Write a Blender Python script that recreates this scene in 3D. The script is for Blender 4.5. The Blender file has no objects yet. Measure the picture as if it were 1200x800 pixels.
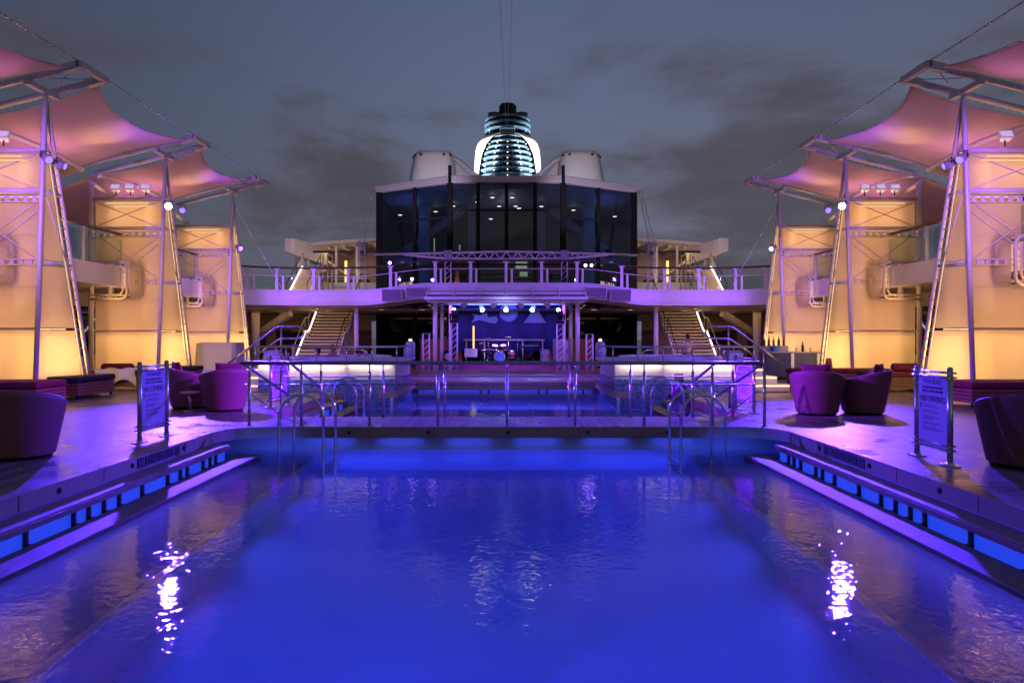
import bpy, bmesh, math, random
from mathutils import Vector, Matrix
random.seed(11)
R = math.radians
SC = bpy.context.scene
COL = SC.collection
PI = math.pi
XC, H, F, CX, CY = 0.1, 1.65, 850.0, 595.5, 395.0     # camera x, height above deck, focal length and principal point

def at(px, py, Y):
    return Vector((XC + (px - CX) * Y / F, Y, H - (py - CY) * Y / F))

# ------------------------------------------------------------------ mesh collector
class MB:
    def __init__(s): s.v, s.f, s.sm, s.mi = [], [], [], []
    def add(s, vs, fs, smooth=False, m=0):
        b = len(s.v); s.v += [Vector(v) for v in vs]
        for f in fs:
            s.f.append([i + b for i in f]); s.sm.append(smooth); s.mi.append(m)
    def box(s, x0, x1, y0, y1, z0, z1, m=0):
        s.add([(x0,y0,z0),(x1,y0,z0),(x1,y1,z0),(x0,y1,z0),(x0,y0,z1),(x1,y0,z1),(x1,y1,z1),(x0,y1,z1)],
              [(0,3,2,1),(4,5,6,7),(0,1,5,4),(1,2,6,5),(2,3,7,6),(3,0,4,7)], False, m)
    def bar(s, p0, p1, w, h, m=0, up=(0,0,1)):
        p0, p1 = Vector(p0), Vector(p1); d = (p1 - p0).normalized(); up = Vector(up)
        a = d.cross(up)
        if a.length < 1e-4: a = d.cross(Vector((0,1,0)))
        a.normalize(); b = a.cross(d).normalized(); a *= w/2; b *= h/2
        s.add([p0-a-b,p0+a-b,p0+a+b,p0-a+b,p1-a-b,p1+a-b,p1+a+b,p1-a+b],
              [(0,1,2,3),(7,6,5,4),(0,4,5,1),(1,5,6,2),(2,6,7,3),(3,7,4,0)], False, m)
    def cyl(s, p0, p1, r0, r1=None, n=10, m=0):
        r1 = r0 if r1 is None else r1
        s.tube([p0, p1], r0, n, radii=[r0, r1], m=m)
    def tube(s, pts, r, n=8, closed=False, radii=None, m=0):
        P = [Vector(p) for p in pts]; k = len(P); rings = []; a = None
        for i in range(k):
            if closed: d = P[(i+1) % k] - P[i-1]
            else: d = P[min(i+1, k-1)] - P[max(i-1, 0)]
            d.normalize()
            if a is None:
                a = d.cross(Vector((0,0,1)))
                if a.length < 1e-3: a = d.cross(Vector((0,1,0)))
            else: a = a - d * a.dot(d)
            a.normalize(); b = d.cross(a); rr = radii[i] if radii else r
            rings.append([P[i] + (a*math.cos(t)+b*math.sin(t))*rr for t in [2*PI*j/n for j in range(n)]])
        vs = [v for g in rings for v in g]; fs = []
        for i in range(k if closed else k-1):
            i2 = (i+1) % k
            for j in range(n):
                j2 = (j+1) % n
                fs.append((i*n+j, i*n+j2, i2*n+j2, i2*n+j))
        b = len(s.v); s.add(vs, fs, True, m)
        if not closed:
            s.f += [[b+j for j in range(n)][::-1], [b+(k-1)*n+j for j in range(n)]]; s.sm += [False, False]; s.mi += [m, m]
    def lathe(s, prof, c=(0,0,0), n=24, m=0, smooth=True, sx=1, sy=1):
        c = Vector(c); vs = []; fs = []
        for r, z in prof:
            for j in range(n):
                t = 2*PI*j/n; vs.append(c + Vector((r*math.cos(t)*sx, r*math.sin(t)*sy, z)))
        for i in range(len(prof)-1):
            for j in range(n):
                j2 = (j+1) % n; fs.append((i*n+j, i*n+j2, (i+1)*n+j2, (i+1)*n+j))
        if prof[0][0] > 1e-5: fs.append(tuple(range(n))[::-1])
        if prof[-1][0] > 1e-5: fs.append(tuple((len(prof)-1)*n+j for j in range(n)))
        s.add(vs, fs, smooth, m)
    def prism(s, poly, z0, z1, axis='z', m=0):
        n = len(poly)
        def mk(p, t): return (p[0],p[1],t) if axis=='z' else ((p[0],t,p[1]) if axis=='y' else (t,p[0],p[1]))
        vs = [mk(p, z0) for p in poly] + [mk(p, z1) for p in poly]
        fs = [tuple(range(n))[::-1], tuple(range(n, 2*n))] + [(i,(i+1)%n,n+(i+1)%n,n+i) for i in range(n)]
        s.add(vs, fs, False, m)
    def grid(s, fn, nu, nv, smooth=True, m=0, closed_u=False):
        vs = [fn(i/(nu if closed_u else nu), j/nv) for j in range(nv+1) for i in range(nu+(0 if closed_u else 1))]
        w = nu if closed_u else nu+1; fs = []
        for j in range(nv):
            for i in range(nu):
                i2 = (i+1) % w; fs.append((j*w+i, j*w+i2, (j+1)*w+i2, (j+1)*w+i))
        s.add(vs, fs, smooth, m)
    def ball(s, c, r, n=12, m=0, sx=1, sy=1, sz=1):
        k = max(4, n//2); s.lathe([(max(1e-6, r*math.sin(PI*i/k)), -r*sz*math.cos(PI*i/k)) for i in range(k+1)], c, n, m, True, sx, sy)
    def build(s, name, mat, parent=None, loc=None, bevel=0, solid=0, up=False):
        me = bpy.data.meshes.new(name)
        if parent is not None: o0 = origin(parent)
        else: o0 = Vector(loc) if loc is not None else Vector((0,0,0))
        me.from_pydata([tuple(v - o0) for v in s.v], [], s.f)
        for mt in (mat if isinstance(mat, (list, tuple)) else [mat]): me.materials.append(mt)
        me.polygons.foreach_set('use_smooth', s.sm); me.polygons.foreach_set('material_index', s.mi)
        me.update()
        bm = bmesh.new(); bm.from_mesh(me); bmesh.ops.recalc_face_normals(bm, faces=bm.faces)
        if up: bmesh.ops.reverse_faces(bm, faces=[f for f in bm.faces if f.normal.z < 0])
        bm.to_mesh(me); bm.free()
        ob = bpy.data.objects.new(name, me); COL.objects.link(ob)
        if parent is not None: ob.parent = parent
        else: ob.location = o0
        if solid:
            md = ob.modifiers.new('thick', 'SOLIDIFY'); md.thickness = solid; md.offset = 0
        if bevel:
            md = ob.modifiers.new('soft', 'BEVEL'); md.width = bevel; md.segments = 2; md.limit_method = 'ANGLE'
        return ob

def origin(o):
    while o.parent: o = o.parent
    return Vector(o.location)
def tag(o, label=None, cat=None, group=None, kind=None):
    if label: o['label'] = label
    if cat: o['category'] = cat
    if group: o['group'] = group
    if kind: o['kind'] = kind
    return o
def thing(name, label, cat, loc, group=None):
    o = bpy.data.objects.new(name, None); COL.objects.link(o); o.location = loc; o.empty_display_size = .2
    return tag(o, label, cat, group)
KIDS = {}
def copy_tree(o, parent=None):
    c = o.copy(); COL.objects.link(c)
    if parent is not None: c.parent = parent
    for ch in list(o.children): copy_tree(ch, c)
    return c
def place(o, loc, label=None, rz=0, mirror=False, group=None):
    o.location = loc; o.rotation_euler = (0, 0, rz)
    if mirror: o.scale = (-1, 1, 1)
    if label: o['label'] = label
    if group: o['group'] = group
    return o
def mirrored(o, label):
    c = copy_tree(o); c.location.x = -o.location.x; c.scale = (-1, 1, 1); c.rotation_euler = (0, 0, -o.rotation_euler.z)
    c['label'] = label
    return c

def text_part(txt, size, M, mat, parent, name='lettering', extr=.002, align='CENTER', bold=0):
    cu = bpy.data.curves.new('t', 'FONT'); cu.body = txt; cu.size = size; cu.extrude = extr; cu.align_x = align; cu.align_y = 'CENTER'
    cu.offset = bold; cu.resolution_u = 2
    ob = bpy.data.objects.new('t', cu); COL.objects.link(ob)
    dg = bpy.context.evaluated_depsgraph_get(); dg.update()
    me = bpy.data.meshes.new_from_object(ob.evaluated_get(dg)); bpy.data.objects.remove(ob)
    me.transform(M)
    o0 = origin(parent); me.transform(Matrix.Translation(-o0))
    me.materials.clear(); me.materials.append(mat); me.name = name
    o = bpy.data.objects.new(name, me); COL.objects.link(o); o.parent = parent
    return o

# ------------------------------------------------------------------ materials
def nmat(name):
    m = bpy.data.materials.new(name); m.use_nodes = True; nt = m.node_tree
    return m, nt, nt.nodes['Principled BSDF'], nt.nodes['Material Output']
def N(nt, t, **kw):
    n = nt.nodes.new(t)
    for k, v in kw.items():
        if k in n.inputs: n.inputs[k].default_value = v
        else: setattr(n, k, v)
    return n
def mat(name, col, rough=.5, metal=0, var=.15, nscale=6, bump=0, bscale=60, spec=.5, rvar=.1, stretch=(1,1,1)):
    m, nt, b, out = nmat(name); L = nt.links
    tc = N(nt, 'ShaderNodeTexCoord'); mp = N(nt, 'ShaderNodeMapping'); mp.inputs['Scale'].default_value = stretch
    L.new(tc.outputs['Object'], mp.inputs['Vector'])
    no = N(nt, 'ShaderNodeTexNoise', Scale=nscale, Detail=5.0, Roughness=.6); L.new(mp.outputs[0], no.inputs['Vector'])
    mx = N(nt, 'ShaderNodeMix', data_type='RGBA')
    mx.inputs[6].default_value = tuple(c*(1-var) for c in col) + (1,); mx.inputs[7].default_value = tuple(min(1, c*(1+var)) for c in col) + (1,)
    L.new(no.outputs['Fac'], mx.inputs[0]); L.new(mx.outputs[2], b.inputs['Base Color'])
    mr = N(nt, 'ShaderNodeMapRange'); mr.inputs['To Min'].default_value = max(0, rough-rvar); mr.inputs['To Max'].default_value = min(1, rough+rvar)
    L.new(no.outputs['Fac'], mr.inputs[0]); L.new(mr.outputs[0], b.inputs['Roughness'])
    b.inputs['Metallic'].default_value = metal; b.inputs['Specular IOR Level'].default_value = spec
    if bump:
        n2 = N(nt, 'ShaderNodeTexNoise', Scale=bscale, Detail=3.0); L.new(mp.outputs[0], n2.inputs['Vector'])
        bp = N(nt, 'ShaderNodeBump', Strength=bump, Distance=.01); L.new(n2.outputs['Fac'], bp.inputs['Height']); L.new(bp.outputs[0], b.inputs['Normal'])
    return m
def emis(name, col, s):
    m, nt, b, out = nmat(name)
    b.inputs['Base Color'].default_value = (.05,.05,.05,1); b.inputs['Emission Color'].default_value = (*col, 1); b.inputs['Emission Strength'].default_value = s
    return m
M = {}
M['white'] = mat('white_paint', (.62,.6,.62), .35, var=.08, nscale=2.5)
M['cream_tube'] = mat('cream_tube_paint', (.66,.6,.54), .38, var=.08)
M['steel'] = mat('brushed_steel', (.55,.54,.56), .24, 1, var=.1, nscale=20)
M['chrome'] = mat('polished_steel', (.7,.7,.72), .12, 1, var=.06, nscale=9)
M['darkmetal'] = mat('dark_metal', (.022,.022,.027), .5, .2, var=.2, spec=.3)
M['black'] = mat('black_plastic', (.009,.009,.011), .6, var=.3, spec=.15)
M['blackfab'] = mat('black_cushion_fabric', (.014,.014,.02), .85, var=.3, nscale=30, bump=.3, bscale=200)
M['redfab'] = mat('maroon_cushion_fabric', (.16,.016,.03), .8, var=.2, nscale=12, bump=.3, bscale=160)
M['towel'] = mat('white_towel', (.7,.69,.68), .9, var=.1, nscale=15, bump=.6, bscale=120)
M['orangefab'] = mat('orange_fabric', (.75,.16,.03), .75, var=.15, nscale=9)
M['teakbox'] = mat('teak_slats', (.22,.11,.055), .55, var=.35, nscale=5, stretch=(1,12,12), bump=.2)
M['darkwood'] = mat('dark_wood', (.06,.025,.014), .5, var=.4, nscale=5, stretch=(1,1,9))
M['redwood'] = mat('red_wood_panel', (.3,.085,.045), .42, var=.3, nscale=4, stretch=(9,1,1))
M['fascia_beige'] = mat('beige_stone_fascia', (.3,.24,.19), .45, var=.16, nscale=5, bump=.12)
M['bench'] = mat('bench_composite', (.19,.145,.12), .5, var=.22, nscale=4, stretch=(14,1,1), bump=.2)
M['ledge'] = mat('shaded_ledge_composite', (.1,.078,.066), .5, var=.25, nscale=4, stretch=(14,1,1), bump=.2)  # darker copy of the bench composite, shade put into its colour
M['nozzle'] = mat('nozzle_black', (.01,.01,.012), .3, var=.2)
M['poolpaint'] = mat('pool_paint_blue', (.45,.62,.82), .6, var=.1, nscale=1.3)
M['poolwall'] = mat('pool_wall_light', (.6,.66,.74), .4, var=.1, nscale=3)
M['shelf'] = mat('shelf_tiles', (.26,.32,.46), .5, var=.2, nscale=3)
M['deepwall'] = mat('pool_deep_wall', (.2,.28,.4), .6, var=.1, nscale=2)  # pool paint darkened to tone down the lamp light grazing these walls
M['nosing'] = mat('white_nosing', (.8,.8,.78), .5, var=.05)
M['rail'] = mat('oval_handrail_metal', (.3,.28,.3), .3, .9, var=.15, nscale=14)
M['rubber'] = mat('rubber_dark', (.025,.022,.022), .75, var=.3)
M['creamwall'] = mat('cream_wall', (.42,.33,.24), .6, var=.12, nscale=1.5)
M['soffit'] = mat('soffit_panel', (.5,.44,.42), .5, var=.08, nscale=2)
M['grey'] = mat('grey_panel', (.25,.25,.28), .5, var=.15)
M['speaker'] = mat('speaker_grille_grey', (.13,.12,.15), .65, var=.15, nscale=40, bump=.4, bscale=260)
M['purplecarpet'] = mat('stage_carpet', (.3,.06,.16), .55, var=.3, nscale=8, bump=.25)
M['backdrop'] = mat('stage_backdrop_cloth', (.03,.04,.22), .8, var=.35, nscale=1.4)
M['logo'] = mat('backdrop_motif_blue', (.26,.42,.85), .7, var=.25, nscale=6)
M['skin'] = mat('skin', (.5,.27,.2), .5, var=.1)
M['hair'] = mat('dark_hair', (.015,.011,.01), .6, var=.3)
M['shirt'] = mat('white_shirt', (.72,.72,.75), .8, var=.08)
M['trousers'] = mat('dark_trousers', (.012,.014,.03), .8, var=.2)
M['funnelblue'] = mat('funnel_blue_paint', (.08,.17,.26), .28, .35, var=.15)
M['e_rear'] = emis('blue_rear_led', (.05,.06,.8), .4)
M['e_step'] = emis('step_led', (1,.6,.3), .9)
M['e_dim'] = emis('dim_lens', (.8,.6,1), .7)
M['exhaust'] = mat('exhaust_metal', (.17,.16,.15), .4, .7, var=.3)
M['lavroof'] = mat('pale_lavender_paint', (.52,.47,.56), .5, var=.07, nscale=1.5)
M['canopywhite'] = mat('pale_roof_paint', (.5,.46,.46), .55, var=.1)
M['bottle_amber'] = mat('amber_bottle', (.3,.09,.02), .12, var=.2)
M['bottle_clear'] = mat('pale_bottle', (.35,.4,.45), .1, var=.2)
M['bottle_dark'] = mat('dark_bottle', (.02,.03,.02), .1, var=.2)
M['blueplastic'] = mat('blue_ice_bin', (.1,.25,.6), .35, var=.15)
M['coneorange'] = mat('faded_orange_plastic', (.45,.14,.05), .5, var=.2)
M['paper'] = mat('white_board', (.4,.4,.42), .6, var=.05)
M['ink'] = mat('dark_ink', (.06,.055,.09), .6, var=.1)
M['drumshell'] = mat('drum_shell', (.08,.015,.05), .2, .2, var=.3)
M['drumhead'] = mat('drum_head', (.7,.7,.7), .5, var=.05)
M['cymbal'] = mat('brass_cymbal', (.75,.55,.2), .22, 1, var=.1)
M['tile'] = mat('dark_tile', (.05,.045,.07), .3, var=.4, nscale=40)
# emitters
M['e_warm'] = emis('warm_led', (1,.6,.25), 2.2)
M['e_warmlow'] = emis('warm_led_soft', (1,.66,.36), .95)
M['e_pink'] = emis('white_pink_led', (1,.72,.62), 4.5)
M['e_lens'] = emis('spot_lens_violet', (.2,.12,1), 2.6)
M['e_lensbig'] = emis('spot_lens_bright', (.5,.34,1), 200)
M['e_balc'] = emis('balcony_lens_violet', (.4,.2,1), 30)
M['e_cyan'] = emis('stage_lens_blue', (.3,.6,1), 60)
M['e_lamp'] = emis('downlight_warm', (1,.6,.3), 7)
M['e_panel'] = emis('blue_bench_led', (.012,.06,.85), .85)
M['e_yellow'] = emis('yellow_tube', (1,.72,.15), 1.6)
M['e_int'] = emis('interior_warm', (1,.66,.3), 1.2)
M['e_green'] = emis('exit_green_glow', (.3,1,.55), 3)

def glass(name, tint, trans, rough=.02, ior=1.32):
    m, nt, b, out = nmat(name); L = nt.links; nt.nodes.remove(b)
    tr = N(nt, 'ShaderNodeBsdfTransparent'); tr.inputs[0].default_value = (*[t*trans for t in tint], 1)
    gl = N(nt, 'ShaderNodeBsdfGlossy'); gl.inputs['Roughness'].default_value = rough; gl.inputs[0].default_value = (.9,.93,1,1)
    fr = N(nt, 'ShaderNodeFresnel'); ad = N(nt, 'ShaderNodeMixShader'); ge = N(nt, 'ShaderNodeNewGeometry')
    mi = N(nt, 'ShaderNodeMapRange'); mi.inputs['To Min'].default_value = ior; mi.inputs['To Max'].default_value = 1/ior; L.new(ge.outputs['Backfacing'], mi.inputs[0]); L.new(mi.outputs[0], fr.inputs[0])
    L.new(fr.outputs[0], ad.inputs[0]); L.new(tr.outputs[0], ad.inputs[1]); L.new(gl.outputs[0], ad.inputs[2]); L.new(ad.outputs[0], out.inputs[0])
    return m
M['glass'] = glass('clear_glass', (.85,.95,.93), .9)
M['glassdark'] = glass('tinted_facade_glass', (.3,.55,1), .5, .015, 1.75)

def fabric(name, col, tfac, wav=True):
    m, nt, b, out = nmat(name); L = nt.links; nt.nodes.remove(b)
    tc = N(nt, 'ShaderNodeTexCoord')
    di = N(nt, 'ShaderNodeBsdfDiffuse'); tl = N(nt, 'ShaderNodeBsdfTranslucent'); mx = N(nt, 'ShaderNodeMixShader'); mx.inputs[0].default_value = tfac
    no = N(nt, 'ShaderNodeTexNoise', Scale=.9, Detail=4.0); L.new(tc.outputs['Object'], no.inputs['Vector'])
    cm = N(nt, 'ShaderNodeMix', data_type='RGBA'); cm.inputs[6].default_value = (*[c*.9 for c in col],1); cm.inputs[7].default_value = (*[min(1,c*1.06) for c in col],1)
    L.new(no.outputs['Fac'], cm.inputs[0]); last = cm.outputs[2]
    if wav:   # fine moire of the two mesh layers
        w1 = N(nt, 'ShaderNodeTexWave', Scale=9.0, Distortion=5.0, Detail=1.0); w1.inputs['Detail Scale'].default_value = .35; w1.bands_direction = 'Z'
        L.new(tc.outputs['Object'], w1.inputs['Vector'])
        mr = N(nt, 'ShaderNodeMapRange'); mr.inputs['To Min'].default_value = .93; mr.inputs['To Max'].default_value = 1.0; L.new(w1.outputs['Fac'], mr.inputs[0])
        c2 = N(nt, 'ShaderNodeMix', data_type='RGBA', blend_type='MULTIPLY'); c2.inputs[0].default_value = 1
        L.new(last, c2.inputs[6]); L.new(mr.outputs[0], c2.inputs[7]); last = c2.outputs[2]
    L.new(last, di.inputs[0]); L.new(last, tl.inputs[0]); L.new(di.outputs[0], mx.inputs[1]); L.new(tl.outputs[0], mx.inputs[2]); L.new(mx.outputs[0], out.inputs[0])
    return m
M['mesh'] = fabric('backlit_mesh_fabric', (.56,.5,.46), .74)
M['sail'] = fabric('sail_membrane', (.72,.56,.58), .25, False)
M['cover'] = fabric('dust_sheet', (.6,.58,.6), .25, False)

def planks(name, col, width, rough, gap=.1, axis=0):
    m, nt, b, out = nmat(name); L = nt.links
    tc = N(nt, 'ShaderNodeTexCoord'); sp = N(nt, 'ShaderNodeSeparateXYZ'); L.new(tc.outputs['Object'], sp.inputs[0])
    dv = N(nt, 'ShaderNodeMath', operation='DIVIDE'); dv.inputs[1].default_value = width; L.new(sp.outputs[axis], dv.inputs[0])
    fl = N(nt, 'ShaderNodeMath', operation='FLOOR'); L.new(dv.outputs[0], fl.inputs[0])
    fr = N(nt, 'ShaderNodeMath', operation='FRACT'); L.new(dv.outputs[0], fr.inputs[0])
    wn = N(nt, 'ShaderNodeTexWhiteNoise', noise_dimensions='1D'); L.new(fl.outputs[0], wn.inputs['W'])
    gp = N(nt, 'ShaderNodeMath', operation='LESS_THAN'); gp.inputs[1].default_value = gap; L.new(fr.outputs[0], gp.inputs[0])
    mp = N(nt, 'ShaderNodeMapping'); mp.inputs['Scale'].default_value = (16,1,1) if axis == 0 else (1,16,1); L.new(tc.outputs['Object'], mp.inputs['Vector'])
    no = N(nt, 'ShaderNodeTexNoise', Scale=2.2, Detail=6.0); L.new(mp.outputs[0], no.inputs['Vector'])
    st = N(nt, 'ShaderNodeTexNoise', Scale=.8, Detail=5.0, Roughness=.7); L.new(tc.outputs['Object'], st.inputs['Vector'])
    a1 = N(nt, 'ShaderNodeMath', operation='ADD'); L.new(wn.outputs[0], a1.inputs[0]); L.new(no.outputs['Fac'], a1.inputs[1])
    mr = N(nt, 'ShaderNodeMapRange'); mr.inputs['From Max'].default_value = 2; mr.inputs['To Min'].default_value = .4; mr.inputs['To Max'].default_value = 1.65; L.new(a1.outputs[0], mr.inputs[0])
    c1 = N(nt, 'ShaderNodeMix', data_type='RGBA', blend_type='MULTIPLY'); c1.inputs[0].default_value = 1; c1.inputs[6].default_value = (*col,1); L.new(mr.outputs[0], c1.inputs[7])
    c2 = N(nt, 'ShaderNodeMix', data_type='RGBA'); L.new(gp.outputs[0], c2.inputs[0]); L.new(c1.outputs[2], c2.inputs[6]); c2.inputs[7].default_value = (*[c*.2 for c in col],1)
    L.new(c2.outputs[2], b.inputs['Base Color'])
    r1 = N(nt, 'ShaderNodeMapRange'); r1.inputs['From Min'].default_value=.3; r1.inputs['From Max'].default_value=.7; r1.inputs['To Min'].default_value = rough-.2; r1.inputs['To Max'].default_value = rough+.2; L.new(st.outputs['Fac'], r1.inputs[0]); L.new(r1.outputs[0], b.inputs['Roughness'])
    bp = N(nt, 'ShaderNodeBump', Strength=.35, Distance=.006); iv = N(nt, 'ShaderNodeMath', operation='SUBTRACT'); L.new(no.outputs['Fac'], iv.inputs[0]); L.new(gp.outputs[0], iv.inputs[1])
    L.new(iv.outputs[0], bp.inputs['Height']); L.new(bp.outputs[0], b.inputs['Normal'])
    return m
M['deckwood'] = planks('teak_deck_planks', (.2,.15,.115), .115, .36, .13)
M['deckplain'] = mat('composite_deck', (.14,.11,.1), .36, var=.25, nscale=1.4, bump=.15, bscale=30, rvar=.16)

def wicker(name, col):
    m, nt, b, out = nmat(name); L = nt.links
    tc = N(nt, 'ShaderNodeTexCoord'); mp = N(nt, 'ShaderNodeMapping'); mp.inputs['Scale'].default_value = (1,1,1)
    L.new(tc.outputs['UV'], mp.inputs['Vector'])
    br = N(nt, 'ShaderNodeTexBrick', Scale=1.0); br.inputs['Brick Width'].default_value = .035; br.inputs['Row Height'].default_value = .016; br.inputs['Mortar Size'].default_value = .003
    br.inputs['Color1'].default_value = (*col,1); br.inputs['Color2'].default_value = (*[c*.7 for c in col],1); br.inputs['Mortar'].default_value = (*[c*.25 for c in col],1)
    L.new(mp.outputs[0], br.inputs['Vector']); L.new(br.outputs['Color'], b.inputs['Base Color']); b.inputs['Roughness'].default_value = .55
    bp = N(nt, 'ShaderNodeBump', Strength=.6, Distance=.006); iv = N(nt, 'ShaderNodeMath', operation='SUBTRACT'); iv.inputs[0].default_value = 1; L.new(br.outputs['Fac'], iv.inputs[1])
    L.new(iv.outputs[0], bp.inputs['Height']); L.new(bp.outputs[0], b.inputs['Normal'])
    return m
M['wicker'] = wicker('brown_wicker', (.38,.14,.13))

def mosaic(name):
    m, nt, b, out = nmat(name); L = nt.links
    tc = N(nt, 'ShaderNodeTexCoord'); vo = N(nt, 'ShaderNodeTexVoronoi', Scale=22.0); L.new(tc.outputs['Object'], vo.inputs['Vector'])
    cr = N(nt, 'ShaderNodeValToRGB'); cr.color_ramp.elements[0].color = (.03,.06,.2,1); cr.color_ramp.elements[1].color = (.22,.32,.5,1)
    sp = N(nt, 'ShaderNodeSeparateColor'); L.new(vo.outputs['Color'], sp.inputs[0]); L.new(sp.outputs[0], cr.inputs[0]); L.new(cr.outputs[0], b.inputs['Base Color']); b.inputs['Roughness'].default_value = .25
    return m
M['mosaic'] = mosaic('blue_mosaic_tiles')

def water(name, tint, b1=.5):
    m, nt, b, out = nmat(name); L = nt.links
    b.inputs['Base Color'].default_value = (*tint,1); b.inputs['Transmission Weight'].default_value = 1; b.inputs['IOR'].default_value = 1.33; b.inputs['Roughness'].default_value = .015
    tc = N(nt, 'ShaderNodeTexCoord')
    n1 = N(nt, 'ShaderNodeTexNoise', Scale=14.0, Detail=1.5, Roughness=.45, Distortion=.6); n2 = N(nt, 'ShaderNodeTexNoise', Scale=3.5, Detail=2.0)
    L.new(tc.outputs['Object'], n1.inputs['Vector']); L.new(tc.outputs['Object'], n2.inputs['Vector'])
    ad = N(nt, 'ShaderNodeMath', operation='MULTIPLY_ADD'); L.new(n2.outputs['Fac'], ad.inputs[0]); ad.inputs[1].default_value = 2.2; L.new(n1.outputs['Fac'], ad.inputs[2])
    bp = N(nt, 'ShaderNodeBump', Strength=1.0, Distance=.0056*b1); L.new(ad.outputs[0], bp.inputs['Height']); L.new(bp.outputs[0], b.inputs['Normal'])
    return m
M['water'] = water('pool_water', (.85,.9,1), .36)
M['water_rear'] = water('rear_pool_water', (.85,.9,1), .6)
m, nt, b, out = nmat('sea_water'); b.inputs['Base Color'].default_value = (.01,.015,.025,1); b.inputs['Roughness'].default_value = .15; M['sea'] = m

# ------------------------------------------------------------------ lights
def area(loc, target, sx, sy, power, col, name='lamp_light', spread=PI):
    d = bpy.data.lights.new(name, 'AREA'); d.shape = 'RECTANGLE'; d.size = sx; d.size_y = sy; d.energy = power; d.color = col; d.spread = spread
    o = bpy.data.objects.new(name, d); COL.objects.link(o); o.location = loc
    o.rotation_euler = (Vector(target) - Vector(loc)).to_track_quat('-Z', 'Y').to_euler(); return o
def spot(loc, target, power, col, ang=50, blend=.5, rad=.08, name='spot_light'):
    d = bpy.data.lights.new(name, 'SPOT'); d.energy = power; d.color = col; d.spot_size = R(ang); d.spot_blend = blend; d.shadow_soft_size = rad
    o = bpy.data.objects.new(name, d); COL.objects.link(o); o.location = loc
    o.rotation_euler = (Vector(target) - Vector(loc)).to_track_quat('-Z', 'Y').to_euler(); return o
def point(loc, power, col, rad=.1):
    d = bpy.data.lights.new('point_light', 'POINT'); d.energy = power; d.color = col; d.shadow_soft_size = rad
    o = bpy.data.objects.new('point_light', d); COL.objects.link(o); o.location = loc; return o
PURPLE = (.078,.024,1); VIOLET = (.23,.06,1); BLUE = (.03,.1,1); WARM = (1,.53,.15); WARMW = (1,.74,.5)
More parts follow.
